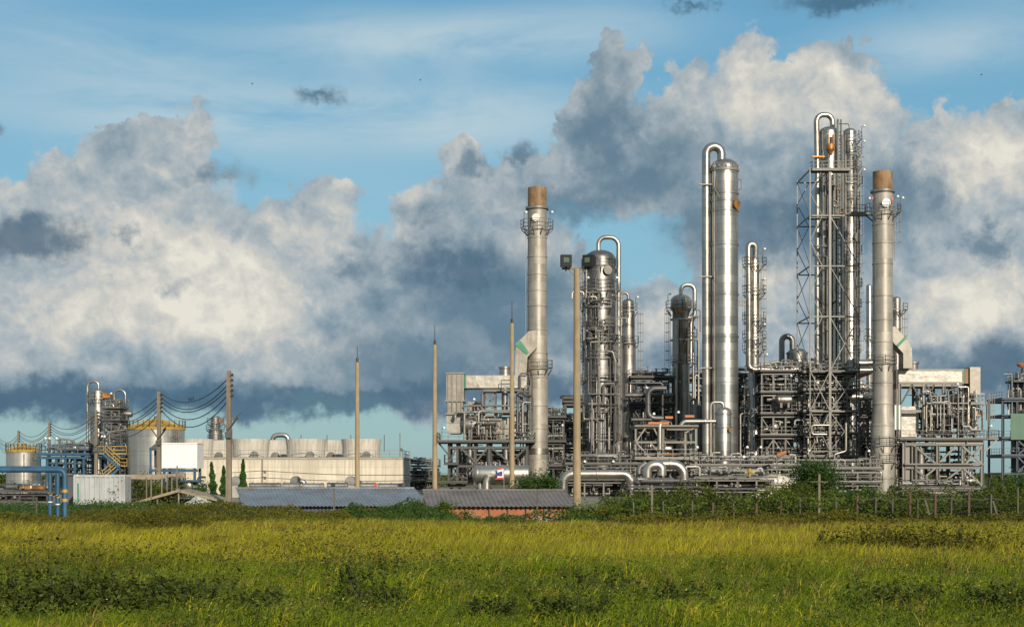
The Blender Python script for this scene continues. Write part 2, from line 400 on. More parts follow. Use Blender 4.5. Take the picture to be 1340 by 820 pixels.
    surf('tank_plate', (0.50, 0.475, 0.43), 0.75, 0.38, 0.18, 0.4, band=1.9, bandvar=0.08, plate=7, seam=0.3, streak=0.2, dirt=(0.22, 0.2, 0.18), dirt_amt=0.4, bmp=0.03, bscale=0.5)
    surf('concrete', (0.40, 0.37, 0.31), 0, 0.9, 0.2, 0.8, dirt=(0.2, 0.18, 0.15), dirt_amt=0.5)
    surf('sheet_blue', (0.22, 0.24, 0.265), 0.25, 0.45, 0.3, 0.8, dirt=(0.15, 0.135, 0.12), dirt_amt=0.9, streak=0.3, rust=0.04)
    surf('sheet_brown', (0.165, 0.14, 0.125), 0, 0.75, 0.3, 0.7, dirt=(0.07, 0.06, 0.055), dirt_amt=0.6)
    surf('brick_orange', (0.33, 0.125, 0.055), 0, 0.85, 0.3, 1.6, dirt=(0.3, 0.2, 0.13), dirt_amt=0.8)
    surf('container_grey', (0.40, 0.41, 0.39), 0, 0.5, 0.12, 0.8, dirt=(0.22, 0.2, 0.17), dirt_amt=0.5, streak=0.25, rust=0.03)
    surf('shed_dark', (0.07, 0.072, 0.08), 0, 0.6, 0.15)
    surf('timber', (0.27, 0.22, 0.145), 0, 0.85, 0.3, 1.5, dirt=(0.18, 0.13, 0.08), dirt_amt=0.6)
    surf('old_white', (0.62, 0.57, 0.46), 0, 0.8, 0.25, 2, dirt=(0.2, 0.15, 0.09), dirt_amt=1.0)
    surf('black', (0.010, 0.010, 0.011), 0, 0.75, 0.2)
    surf('wire', (0.02, 0.021, 0.023), 0, 0.5, 0.1)
    surf('rusty_post', (0.085, 0.048, 0.032), 0.1, 0.8, 0.4, 3, dirt=(0.09, 0.07, 0.05), dirt_amt=0.6, rnd=0.3)
    surf('weathered_post', (0.09, 0.078, 0.058), 0, 0.85, 0.3, 3, dirt=(0.08, 0.07, 0.05), dirt_amt=0.6, rnd=0.3)
    surf('bark', (0.10, 0.075, 0.05), 0, 0.9, 0.3, 4)
    m, b, bs = newmat('lamp_glass'); bs.inputs['Base Color'].default_value = rgb(0.09, 0.13, 0.09); bs.inputs['Roughness'].default_value = 0.12
    def leafmat(name, c1, c2, tr=0.3):
        m, b, bs = newmat(name)
        pos = b.n('ShaderNodeNewGeometry').outputs['Position']
        n = b.noise(pos, 0.9, 3, 0.6); n2 = b.noise(pos, 9.0, 2, 0.5)
        c = b.mix(b.ss(b.m('ADD', b.m('MULTIPLY', n, 0.6), b.m('MULTIPLY', n2, 0.4)), 0.35, 0.65), rgb(*c1), rgb(*c2))
        b.put(bs.inputs['Base Color'], c); bs.inputs['Roughness'].default_value = 0.6; bs.inputs['Specular IOR Level'].default_value = 0.2
        td = b.n('ShaderNodeBsdfTranslucent'); b.put(td.inputs[0], c)
        mx = b.n('ShaderNodeMixShader'); mx.inputs[0].default_value = tr
        t = m.node_tree; t.links.new(bs.outputs[0], mx.inputs[1]); t.links.new(td.outputs[0], mx.inputs[2])
        t.links.new(mx.outputs[0], t.nodes['Material Output'].inputs[0])
    leafmat('leaf_dark', (0.032, 0.044, 0.005), (0.090, 0.110, 0.012))
    leafmat('leaf_tree', (0.02, 0.05, 0.008), (0.055, 0.105, 0.014))
    leafmat('leaf_bright', (0.055, 0.095, 0.008), (0.13, 0.16, 0.012))
    leafmat('leaf_olive', (0.06, 0.062, 0.005), (0.145, 0.128, 0.010))
    leafmat('leaf_cypress', (0.02, 0.055, 0.01), (0.055, 0.12, 0.02), 0.15)
    # grass takes its own colour per blade (species and dryness)
    m, b, bs = newmat('grass_blades')
    at = b.n('ShaderNodeAttribute'); at.attribute_name = 'blade_colour'
    c = at.outputs['Color']; b.put(bs.inputs['Base Color'], c); bs.inputs['Roughness'].default_value = 0.6; bs.inputs['Specular IOR Level'].default_value = 0.15
    td = b.n('ShaderNodeBsdfTranslucent'); b.put(td.inputs[0], c)
    mx = b.n('ShaderNodeMixShader'); mx.inputs[0].default_value = 0.45
    t = m.node_tree; t.links.new(bs.outputs[0], mx.inputs[1]); t.links.new(td.outputs[0], mx.inputs[2]); t.links.new(mx.outputs[0], t.nodes['Material Output'].inputs[0])
    # ground
    m, b, bs = newmat('ground_soil')
    pos = b.n('ShaderNodeNewGeometry').outputs['Position']
    x, y, z = b.sep(pos)
    n = b.noise(pos, 0.15, 6, 0.65); n2 = b.noise(pos, 2.5, 5, 0.65)
    field = b.mix(b.ss(n, 0.35, 0.65), rgb(0.035, 0.045, 0.010), rgb(0.075, 0.072, 0.016))
    field = b.mix(b.ss(n2, 0.5, 0.7), field, rgb(0.045, 0.036, 0.014))
    yard = b.mix(b.ss(n2, 0.35, 0.7), rgb(0.16, 0.145, 0.11), rgb(0.25, 0.22, 0.17))
    far = b.mix(b.ss(n, 0.4, 0.6), rgb(0.05, 0.06, 0.025), rgb(0.09, 0.09, 0.04))
    k = b.m('MULTIPLY', b.ss(b.m('ADD', y, b.m('MULTIPLY', n, 8.0)), 104, 116), b.ss(y, 330, 300))
    c = b.mix(k, field, yard); c = b.mix(b.ss(y, 330, 380), c, far)
    b.put(bs.inputs['Base Color'], c); bs.inputs['Roughness'].default_value = 0.95
    bump(b, bs, n2, 0.1, 0.8)
mats()
# ---------------------------------------------------------------- plant pieces
PI = math.pi
def rails(mb, pts, h=1.05, t=0.055, step=1.4):
    for a, b in zip(pts[:-1], pts[1:]):
        a, b = Vector(a), Vector(b); L = (b - a).length; n = max(1, round(L / step))
        for k in range(n + 1):
            p = a.lerp(b, k / n); mb.bar(p, p + Vector((0, 0, h)), t)
        for hh in (h, h * 0.52): mb.bar(a + Vector((0, 0, hh)), b + Vector((0, 0, hh)), t)
        mb.bar(a + Vector((0, 0, 0.07)), b + Vector((0, 0, 0.07)), 0.03, 0.14)
def ringplat(par, c, z, rin, rout, d0, d1, mat='steel_grey', rmat='steel_grey'):
    a0, a1 = R(d0), R(d1); m = MB()
    m.sector((c[0], c[1], z), rin, rout + 0.03, a0, a1, -0.2, 0.0)
    k = max(2, int((a1 - a0) / 0.6))
    p = m.build('platform', MAT[mat], par)
    for i in range(k + 1):
        a = a0 + (a1 - a0) * i / k; ca, sa = math.cos(a), math.sin(a)
        MB().bar((c[0] + rin * ca, c[1] + rin * sa, z - 1.0), (c[0] + rout * 0.97 * ca, c[1] + rout * 0.97 * sa, z - 0.14), 0.09).build('bracket', MAT[mat], p)
    m = MB(); n = max(3, int((a1 - a0) * rout / 1.2))
    pts = [(c[0] + rout * math.cos(a0 + (a1 - a0) * i / n), c[1] + rout * math.sin(a0 + (a1 - a0) * i / n), z) for i in range(n + 1)]
    rails(m, pts, step=3)
    m.build('railing', MAT[rmat], p)
    return p
def flatplat(par, x0, x1, y0, y1, z, sides='flr', mat='steel_grey', rmat=None, name='deck'):
    m = MB(); m.box2((x0, y0, z - 0.05), (x1, y1, z))
    for y in (y0, y1): m.box2((x0, y - 0.06, z - 0.2), (x1, y + 0.06, z - 0.053))
    for x in (x0, x1): m.box2((x - 0.06, y0 + 0.063, z - 0.19), (x + 0.06, y1 - 0.063, z - 0.053))
    p = m.build(name, MAT[mat], par)
    if sides:
        m = MB(); q = {'f': ((x0, y0, z), (x1, y0, z)), 'b': ((x0, y1, z), (x1, y1, z)), 'l': ((x0, y0, z), (x0, y1, z)), 'r': ((x1, y0, z), (x1, y1, z))}
        for s_ in sides: rails(m, q[s_])
        m.build('railing', MAT[rmat or mat], p)
    return p
def ladder(par, c, r, deg, z0, z1, cage=True, mat='steel_grey'):
    m = MB(); a = R(deg); d = Vector((math.cos(a), math.sin(a), 0)); t = Vector((-d.y, d.x, 0)); o = Vector((c[0], c[1], 0))
    for s_ in (-1, 1):
        b = o + d * (r + 0.25) + t * 0.25 * s_; m.bar(b + Vector((0, 0, z0)), b + Vector((0, 0, z1)), 0.06)
    z = z0
    while z < z1:
        b = o + d * (r + 0.25) + Vector((0, 0, z)); m.bar(b - t * 0.25, b + t * 0.25, 0.04); z += 0.45
    if cage:
        z = z0 + 2.2
        while z < z1:
            pts = [o + d * (r + 0.25 + 0.72 * math.sin(PI * i / 6)) + t * 0.36 * math.cos(PI * i / 6) + Vector((0, 0, z)) for i in range(7)]
            for p, q in zip(pts[:-1], pts[1:]): m.bar(p, q, 0.05)
            z += 1.3
        for i in (1, 3, 5):
            b = o + d * (r + 0.25 + 0.72 * math.sin(PI * i / 6)) + t * 0.36 * math.cos(PI * i / 6)
            m.bar(b + Vector((0, 0, z0 + 2.2)), b + Vector((0, 0, z1)), 0.04)
    return m.build('ladder', MAT[mat], par)
def dome(r, z, k=0.62, n=7): return [(r * math.cos(PI / 2 * i / n), z + r * k * math.sin(PI / 2 * i / n)) for i in range(n)] + [(0.02, z + r * k)]
def nozzle(par, c, r, deg, z, nr, L, mat='pipe_grey', flange=True, name='nozzle'):
    a = R(deg); d = Vector((math.cos(a), math.sin(a), 0)); o = Vector((c[0], c[1], z))
    m = MB(); m.cyl(o + d * (r - 0.15), o + d * (r + L), nr, n=12)
    if flange:
        m.cyl(o + d * (r + L), o + d * (r + L + 0.1), nr * 1.45, n=16); m.cyl(o + d * (r + L + 0.1), o + d * (r + L + 0.2), nr * 1.45, n=16)
    return m.build(name, MAT[mat], par)
def vessel(par, c, r, z0, ztop, mat, rings=(), name='shell', n=32, prof=None):
    """upright shell with dished head; stiffening rings are part of the plating"""
    m = MB(); zs = ztop - r * 0.62
    m.lathe((c[0], c[1], 0), prof or ([(r, z0), (r, zs)] + dome(r, zs)[1:]), n)
    for z in rings: m.lathe((c[0], c[1], 0), [(r * 0.99, z - 0.09), (r + 0.09, z - 0.09), (r + 0.09, z + 0.09), (r * 0.99, z + 0.09)], n, False)
    return m.build(name, MAT[mat], par)
def hdrum(par, p, q, r, mat, name='drum', saddles=True, zg=None):
    """horizontal drum with dished ends between two points, on saddles"""
    p, q = Vector(p), Vector(q); d = (q - p).normalized(); m = MB(); u, t = frame(d)
    prof = [(0.02, -r * 0.5)] + [(r * math.sin(PI / 2 * i / 5), -r * 0.5 * math.cos(PI / 2 * i / 5)) for i in range(1, 6)]
    L = (q - p).length; prof = prof + [(a, L - b) for a, b in reversed(prof)]
    m.quadring([[tuple(p + d * b + (u * math.cos(2 * PI * i / 24) + t * math.sin(2 * PI * i / 24)) * a) for i in range(24)] for a, b in prof])
    for k in (0.02, 0.5, 0.98):
        e = p.lerp(q, k); m.cyl(e - d * 0.06, e + d * 0.06, r * 1.035, n=24)
    o = m.build(name, MAT[mat], par)
    if saddles:
        m = MB()
        for k in (0.2, 0.8):
            e = p.lerp(q, k); zz = zg if zg is not None else e.z - r * 1.45
            m.box2((e.x - 0.15 - abs(d.y) * r * 0.7, e.y - 0.15 - abs(d.x) * r * 0.7, zz), (e.x + 0.15 + abs(d.y) * r * 0.7, e.y + 0.15 + abs(d.x) * r * 0.7, e.z - r * 0.55))
        m.build('saddle', MAT['steel_grey'], o)
    return o
def pipe(par, pts, r, mat='pipe_grey', name='pipe', n=8, flanges=0, bend=None):
    m = MB(); m.tube(pts, r, n, bend)
    pts = [Vector(p) for p in pts]
    for i in range(flanges):
        k = (i + 0.5) / flanges; j = min(int(k * (len(pts) - 1)), len(pts) - 2)
        e = pts[j].lerp(pts[j + 1], 0.35); d = (pts[j + 1] - pts[j]).normalized()
        m.cyl(e - d * 0.07, e + d * 0.07, r * 1.5, n=n + 4)
    return m.build(name, MAT[mat], par)
def valve(par, p, s_=0.25, mat='steel_grey'):
    m = MB(); p = Vector(p)
    m.lathe(p, [(s_ * 0.1, -s_), (s_ * 0.9, -s_ * 0.5), (s_ * 0.9, s_ * 0.5), (s_ * 0.3, s_)], 8); m.cyl(p, p + Vector((0, 0, s_ * 3)), s_ * 0.18, n=6)
    m.cyl(p + Vector((0, 0, s_ * 2.8)), p + Vector((0, 0, s_ * 3.1)), s_ * 0.95, n=10)
    return m.build('valve', MAT[mat], par)
def lampmast(par, p, h=2.0):
    p = Vector(p); m = MB(); m.cyl(p, p + Vector((0, 0, h)), 0.045, n=6); m.bar(p + Vector((0, 0, h)), p + Vector((0.25, -0.25, h + 0.1)), 0.05)
    o = m.build('lamp', MAT['steel_grey'], par)
    m = MB(); m.lathe(p + Vector((0.28, -0.28, h)), [(0.05, -0.12), (0.17, -0.06), (0.15, 0.1), (0.05, 0.2)], 8); m.build('lamp_head', MAT['white_paint'], o)
def beams(par, xs, ys, zs, w, mat, name='beam'):
    for z in zs:
        m = MB()
        for y in ys: m.box2((xs[0] + w * 0.51, y - w * 0.45, z - w), (xs[-1] - w * 0.51, y + w * 0.45, z))
        for x in xs: m.box2((x - w * 0.45, ys[0] + w * 0.51, z - w * 0.98), (x + w * 0.45, ys[-1] - w * 0.51, z - 0.003))
        m.build(name, MAT[mat], par)
def posts(par, xs, ys, z0, z1, w, mat, name='post'):
    for x in xs:
        for y in ys:
            m = MB(); m.box2((x - w / 2, y - w * 0.1, z0), (x + w / 2, y + w * 0.1, z1))
            m.box2((x - w / 2, y - w / 2, z0), (x - w * 0.36, y - w * 0.102, z1)); m.box2((x - w / 2, y + w * 0.102, z0), (x - w * 0.36, y + w / 2, z1))
            m.box2((x + w * 0.36, y - w / 2, z0), (x + w / 2, y - w * 0.102, z1)); m.box2((x + w * 0.36, y + w * 0.102, z0), (x + w / 2, y + w / 2, z1))
            m.build(name, MAT[mat], par)
def brace(par, a, b, w, mat): MB().bar(a, b, w).build('brace', MAT[mat], par)
PM = ['pipe_bright', 'pipe_grey', 'pipe_grey', 'pipe_dark', 'pipe_dark', 'pipe_grey']
def clutter(par, rnd, x0, x1, y0, y1, z0, z1, nh, nv, nval, dark=0.5, rmax=0.22, ndrum=0, floor=0.0):
    """pipework of one bay between two floors: runs, risers with elbows, valves, exchangers"""
    ml = ['pipe_dark'] * int(8 * dark + 1) + ['pipe_grey'] * 4 + ['pipe_bright'] * int(3 * (1 - dark) + 0.6) + ['rusty_brass'] * (rnd.random() < 0.25)  # a larger share of dark pipes imitates the black shade in the gaps
    W, H = x1 - x0, z1 - z0
    for i in range(nh):
        r = rnd.choice((0.06, 0.09, 0.12, 0.16, rmax)); y = rnd.uniform(y0, y1); z = z0 + H * rnd.choice((0.12, 0.3, 0.55, 0.72, 0.85)) + rnd.uniform(-0.15, 0.15)
        q = rnd.random() ** 1.3; L = W * (0.12 + 0.75 * q) if W > 3 else W * rnd.uniform(0.5, 1.0); a = x0 + (W - L) * rnd.uniform(-0.02, 1.02); b = a + L
        pts = [(a, y, z), (b, y, z)]
        e = rnd.random()
        if e < 0.35: pts = [(a, y, z + H * rnd.uniform(-0.4, 0.4))] + pts
        elif e < 0.6: pts = pts + [(b, y, z + H * rnd.uniform(-0.4, 0.4))]
        elif e < 0.8:
            mid = a + (b - a) * rnd.uniform(0.3, 0.7); dz = H * rnd.uniform(-0.3, 0.3); pts = [(a, y, z), (mid, y, z), (mid, y, z + dz), (b, y, z + dz)]
        pipe(par, pts, r, rnd.choice(ml), flanges=rnd.choice((0, 1, 1)), n=7)
    for i in range(nv):
        r = rnd.choice((0.05, 0.07, 0.1, 0.14)); y = rnd.uniform(y0, y1); x = rnd.uniform(x0, x1)
        a = z0 + H * rnd.uniform(0, 0.3); b = z1 + H * rnd.uniform(-0.4, 0.25)
        pts = [(x, y, a), (x, y, b)]
        if rnd.random() < 0.65: pts.append((x + rnd.choice((-1, 1)) * rnd.uniform(0.5, 1.6), y, b))
        if rnd.random() < 0.4: pts.append((pts[-1][0], y, b - H * rnd.uniform(0.15, 0.5)))
        pipe(par, pts, r, rnd.choice(ml), flanges=rnd.choice((0, 1)), n=7, name='riser')
    for i in range(nval): valve(par, (rnd.uniform(x0, x1), rnd.uniform(y0 - 0.2, y1), z0 + floor + rnd.uniform(0.3, H * 0.6)), rnd.uniform(0.13, 0.24), rnd.choice(('steel_grey', 'pipe_bright', 'steel_pale', 'steel_dark')))
    for i in range(ndrum):
        r = rnd.uniform(0.35, 0.62); L = rnd.uniform(1.8, 3.2); x = rnd.uniform(x0 + 0.5, max(x0 + 0.6, x1 - L - 0.5)); y = rnd.uniform(y0 + 0.5, y1); z = z0 + r + 0.45
        if rnd.random() < 0.35: hdrum(par, (x + 1, y0 + 0.2, z), (x + 1, y0 + 0.2 + L, z), r, rnd.choice(('cladding_dull', 'pipe_bright')), 'exchanger', zg=z0)
        else: hdrum(par, (x, y, z), (x + L, y, z), r, rnd.choice(('cladding_dull', 'cladding_dark')), 'exchanger', zg=z0)
def rack(name, label, cat, xs, Y, depth, pys, seed, pw=0.28, mat='steel_grey', nh=6, nv=5, nval=5, dark=0.5, ndrum=0, rail=True, lamps=1, group=None, xb=0.35, ground=0.0, topclear=0.0, rmax=0.22):
    rnd = random.Random(seed)
    X = [PX(p, Y) for p in xs]; ys = [Y, Y + depth]; zs = sorted(PZ(p, Y) for p in pys)
    par = empty(name, ((X[0] + X[-1]) / 2, Y, ground), label, cat, group)
    posts(par, X, ys, ground, zs[-1], pw, mat)
    beams(par, X, ys, zs, pw * 0.9, mat)
    lev = [ground] + zs
    for i, z in enumerate(zs):
        flatplat(par, X[0] - 0.3, X[-1] + 0.3, Y - 0.55, Y + depth + 0.3, z + 0.36, 'flr' if rail else '', 'steel_dark' if mat != 'blue_paint' else mat, mat, name='deck')
    for i in range(len(lev)):
        z0 = lev[i] + (0.4 if i else 0.1); z1 = lev[i + 1] - 0.3 if i + 1 < len(lev) else lev[i] + 1.6 + topclear
        f = 1.0 if i + 1 < len(lev) else 0.45
        clutter(par, rnd, X[0], X[-1], Y + 0.1, Y + depth - 0.2, z0, z1, min(int(nh * 1.5 * f), 17), min(int(nv * 1.9 * f), 17), int(nval * 1.4), dark, rmax, ndrum if i + 1 < len(lev) else 0)
        if i + 1 < len(lev):
            for a, b in zip(X[:-1], X[1:]):
                if rnd.random() < xb:
                    if rnd.random() < 0.5: a, b = b, a
                    brace(par, (a, Y - 0.03, lev[i] + 0.2), (b, Y - 0.03, lev[i + 1] - 0.25), 0.13, mat)
    for i in range(lamps): lampmast(par, (rnd.uniform(X[0], X[-1]), Y - 0.5, rnd.choice(zs) + 0.4))
    return par
# ---------------------------------------------------------------- right hand plant
def column(name, label, cat, px, w, ytop, Y, mat, rings=(), z0=0.0, w2=None, ysplit=None, group=None):
    s_ = Y / F; c = (PX(px, Y), Y); r = w / 2 * s_
    par = empty(name, (c[0], Y, z0), label, cat, group); zt = PZ(ytop, Y)
    prof = None
    if w2:
        r2 = w2 / 2 * s_; zz = PZ(ysplit, Y); zs = zt - r * 0.62
        prof = [(r2, z0), (r2, zz), (r, zz + abs(r2 - r) * 1.3), (r, zs)] + dome(r, zs)[1:]
    vessel(par, c, r, z0, zt, mat, [PZ(p, Y) for p in rings], prof=prof)
    return par, c, r
# --- left chimney stack
def stack(label, px, w, w2, ytop, Y, plats, lines, ymid, yring):
    s_ = Y / F; c = (PX(px, Y), Y); r, r2 = w / 2 * s_, w2 / 2 * s_
    par = empty('chimney_stack', (c[0], Y, 0), label, 'chimney')
    zt, zr, zm = PZ(ytop, Y), PZ(yring, Y), PZ(ymid, Y)
    m = MB(); m.lathe((c[0], Y, 0), [(r2, 0), (r2, zm), (r, zm + 2.0), (r, zr)], 40)
    for p in lines:
        z = PZ(p, Y); q = r if z > zm + 2 else r2 if z < zm else r + (r2 - r) * (1 - (z - zm) / 2.0)
        m.lathe((c[0], Y, 0), [(q * 0.99, z - 0.12), (q + 0.07, z - 0.12), (q + 0.07, z + 0.04), (q * 0.99, z + 0.04)], 40, False)
    m.build('shaft', MAT['stack_steel'], par)
    m = MB(); m.lathe((c[0], Y, 0), [(r * 0.98, zr), (r * 0.985, zt), (r * 0.9, zt), (r * 0.9, zr + 0.02)], 40, False); m.lathe((c[0], Y, 0), [(0.02, zr + 0.5), (r * 0.9, zr + 0.5)], 40, False)
    m.build('rusted_tip', MAT['stack_rust'], par)
    m = MB(); m.lathe((c[0], Y, 0), [(r, zr - 0.25), (r * 1.22, zr - 0.22), (r * 1.22, zr + 0.05), (r, zr + 0.12)], 40, False); m.build('collar', MAT['steel_grey'], par)
    for p, k, a0, a1 in plats:
        z = PZ(p, Y); q = r if z > zm else r2
        ringplat(par, c, z, q * 1.01, q * k, a0, a1, 'steel_dark', 'steel_grey')
    return par, c, r, r2
st, c, r, r2 = stack('tall tan steel chimney with rusty tip, joined by a duct to the left furnace', 703, 25, 28, 246, 199,
                     [(299, 1.72, -180, 180), (482, 1.45, -120, 60)], [311, 336, 359, 380, 400, 431, 462, 493, 530, 560, 585], 470, 272)
ladder(st, c, r, 178, PZ(482, 199), PZ(285, 199), False)
for dg in (-155, -30): lampmast(st, (c[0] + 1.9 * math.cos(R(dg)), c[1] + 1.9 * math.sin(R(dg)), PZ(299, 199)), 1.9)
m = MB(); m.cyl((c[0] - 0.2, 199 - r - 0.05, PZ(287, 199)), (c[0] - 0.2, 199 - r - 0.35, PZ(287, 199)), 0.5, n=18); m.build('inspection_port', MAT['pipe_bright'], st)
m = MB(); m.lathe((c[0], 199, 0), [(r2 * 1.05, PZ(594, 199)), (r2 * 1.05, PZ(585, 199))], 40, False); m.build('polished_band', MAT['pipe_bright'], st)
# --- right chimney stack
st, c, r, r2 = stack('tall tan steel chimney with rusty tip, at the right beside the lattice tower', 1155, 26, 31, 225, 194,
                     [(279, 1.78, -180, 180), (476, 1.42, -180, 40), (582, 1.4, -180, 20), (604, 1.4, -180, 20)], [252, 294, 318, 345, 387, 418, 447, 470, 500, 528, 556, 572, 625], 560, 250)
ladder(st, c, r, -8, PZ(340, 194), PZ(270, 194), True); ladder(st, c, r2, -10, PZ(600, 194), PZ(480, 194), False)
for dg in (-165, -60, -25): lampmast(st, (c[0] + 2.2 * math.cos(R(dg)), c[1] + 2.2 * math.sin(R(dg)), PZ(279, 194)), 1.7)
m = MB(); m.cyl((c[0] + 0.1, 194 - r - 0.02, PZ(268, 194)), (c[0] + 0.1, 194 - r - 0.3, PZ(268, 194)), 0.55, n=20); m.build('inspection_port', MAT['white_paint'], st)
m = MB(); m.box2((c[0] - 1.85, 194 - r - 0.8, PZ(263, 194) - 0.15), (c[0] - 1.65, 194 - r - 0.65, PZ(263, 194) + 0.15)); m.build('warning_light', MAT['red_paint'], st); m = MB(); m.box2((c[0] + 0.75, 194 - r - 0.4, PZ(264, 194) - 0.2), (c[0] + 1.0, 194 - r - 0.15, PZ(264, 194) + 0.2)); m.build('warning_light', MAT['red_paint'], st)

# --- column beside the floodlight: dark, many platforms
Y = 207
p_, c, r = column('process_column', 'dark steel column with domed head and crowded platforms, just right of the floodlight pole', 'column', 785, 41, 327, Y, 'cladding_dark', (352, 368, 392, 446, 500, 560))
Zf = lambda q: PZ(q, Y)
ringplat(p_, c, Zf(350), r, r * 1.18, -200, 20, 'steel_dark', 'steel_dark'); ringplat(p_, c, Zf(381), r, r * 1.32, -190, 10, 'steel_dark')
ringplat(p_, c, Zf(428), r, r * 1.28, -190, -40, 'steel_dark'); ringplat(p_, c, Zf(449), r, r * 1.3, -190, 0, 'steel_dark'); ringplat(p_, c, Zf(500), r, r * 1.22, -190, 10, 'steel_dark')
pipe(p_, [(PX(783, Y), Y, Zf(330)), (PX(783, Y), Y, Zf(310.5)), (PX(809.5, Y), Y, Zf(310.5)), (PX(809.5, Y), Y, Zf(605))], 0.30, 'pipe_bright', 'overhead_pipe', 14, bend=1.15)
nozzle(p_, c, r, -68, Zf(356), 0.42, 0.25, 'steel_pale', name='manhole')
for px, a, b, rr, mt in ((766.5, 352, 470, 0.13, 'pipe_bright'), (778, 366, 425, 0.10, 'pipe_dark'), (772, 385, 610, 0.16, 'pipe_dark'), (782, 384, 600, 0.2, 'pipe_grey'), (797, 430, 610, 0.14, 'pipe_dark'), (763, 380, 600, 0.12, 'pipe_grey'), (802, 452, 600, 0.18, 'pipe_dark')):
    dx = (PX(px, Y) - c[0]); yy = Y - math.sqrt(max(r * r - dx * dx, 0)) - rr - 0.12 if abs(dx) < r else Y
    pipe(p_, [(PX(px, Y), yy + 0.5, Zf(a)), (PX(px, Y), yy, Zf(a)), (PX(px, Y), yy, Zf(b))], rr, mt, flanges=2)
pipe(p_, [(PX(793, Y), Y - r - 0.6, Zf(462)), (PX(800, Y), Y - r - 0.6, Zf(462)), (PX(803, Y), Y - r - 0.6, Zf(474)), (PX(803, Y), Y - r - 0.6, Zf(500))], 0.13, 'pipe_bright')
rnd = random.Random(5)
for i in range(16): valve(p_, (c[0] + rnd.uniform(-1, 1) * r * 1.1, Y - r * 1.05 - rnd.random() * 0.3, Zf(rnd.choice((428, 449, 500, 449, 470, 540))) + 0.35), rnd.uniform(0.15, 0.28), rnd.choice(('steel_grey', 'steel_dark', 'pipe_bright')))
clutter(p_, rnd, c[0] - r * 1.1, c[0] + r * 1.15, Y - r * 1.3, Y - r * 1.08, Zf(452), Zf(424), 7, 8, 4, 0.6)
clutter(p_, rnd, c[0] - r * 1.1, c[0] + r * 1.15, Y - r * 1.3, Y - r * 1.08, Zf(610), Zf(500), 9, 10, 10, 0.6)
ringplat(p_, c, Zf(404), r, r * 1.3, -200, -60, 'steel_dark'); ringplat(p_, c, Zf(470), r, r * 1.25, -190, -20, 'steel_dark'); ringplat(p_, c, Zf(540), r, r * 1.25, -190, 0, 'steel_dark'); ringplat(p_, c, Zf(576), r, r * 1.3, -190, 0, 'steel_dark')
clutter(p_, rnd, c[0] - r * 1.2, c[0] + r * 1.25, Y - r * 1.4, Y - r * 1.1, Zf(404), Zf(382), 5, 7, 5, 0.5)
for px, q in ((766, 381), (803, 381), (765, 449)): lampmast(p_, (PX(px, Y), Y - r, Zf(q)), 1.5)
ladder(p_, c, r, -165, Zf(449), Zf(352)); ladder(p_, c, r, -100, Zf(500), Zf(449)); ladder(p_, c, r, -20, Zf(600), Zf(449)); ladder(p_, c, r, -15, Zf(449), Zf(381))
# --- thin column behind it
Y = 216
p_, c, r = column('process_column', 'slim grey column with a ring platform near its head, behind the dark domed column', 'column', 822, 15, 391, Y, 'cladding_dull', (402, 425, 470, 520, 570), w2=20, ysplit=446)
Zf = lambda q: PZ(q, Y)
ringplat(p_, c, Zf(407), r, r * 1.75, -200, 20, 'steel_dark'); ringplat(p_, c, Zf(450), r, r * 1.9, -160, 20, 'steel_dark')
pipe(p_, [(c[0], Y, Zf(393)), (c[0], Y, Zf(383)), (PX(813, Y), Y, Zf(383)), (PX(813, Y), Y, Zf(440))], 0.2, 'pipe_grey', 'overhead_pipe', 10, bend=0.6)
pipe(p_, [(PX(811, Y), Y - 1.2, Zf(440)), (PX(811, Y), Y - 1.2, Zf(610))], 0.32, 'pipe_dark', n=12); pipe(p_, [(PX(829, Y), Y - 0.8, Zf(410)), (PX(829, Y), Y - 0.8, Zf(540))], 0.12, 'pipe_dark')
ladder(p_, c, r * 1.4, -8, Zf(600), Zf(408)); lampmast(p_, (PX(831, Y), Y - 1, Zf(407)), 1.8)
# --- column with a small swan neck
Y = 216
p_, c, r = column('process_column', 'dark grey column with short swan neck pipe, left of the tallest bright column', 'column', 891, 27, 385, Y, 'cladding', (402, 418, 445, 500, 540), w2=22, ysplit=408)
Zf = lambda q: PZ(q, Y)
ringplat(p_, c, Zf(404), r, r * 1.5, -200, 20, 'steel_dark'); ringplat(p_, c, Zf(441), r * .8, r * 1.6, -80, 40, 'steel_dark'); ringplat(p_, c, Zf(476), r * .8, r * 1.65, -130, 40, 'steel_dark')
pipe(p_, [(PX(891, Y), Y, Zf(388)), (PX(891, Y), Y, Zf(372.5)), (PX(909, Y), Y, Zf(372.5)), (PX(909, Y), Y, Zf(412)), (PX(904, Y), Y, Zf(424)), (PX(904, Y), Y, Zf(475))], 0.3, 'pipe_bright', 'overhead_pipe', 12, bend=0.85)
nozzle(p_, c, r, -95, Zf(408), 0.3, 0.3, 'rusty_brass', name='manhole')
pipe(p_, [(PX(883, Y), Y - r - 0.2, Zf(420)), (PX(883, Y), Y - r - 0.2, Zf(575))], 0.38, 'pipe_grey', n=14, flanges=3); pipe(p_, [(PX(899, Y), Y - r, Zf(430)), (PX(899, Y), Y - r, Zf(610))], 0.2, 'pipe_dark')
pipe(p_, [(PX(894, Y), Y - r - 0.6, Zf(478)), (PX(894, Y), Y - r - 0.6, Zf(610))], 0.55, 'cladding_dull', 'side_vessel', 16)
ladder(p_, c, r, -165, Zf(600), Zf(404)); lampmast(p_, (PX(873, Y), Y - 1.2, Zf(404)), 1.9)
rnd = random.Random(8); clutter(p_, rnd, PX(900, Y), PX(914, Y), Y - 1.5, Y + 1, Zf(610), Zf(440), 8, 9, 9, 0.5)
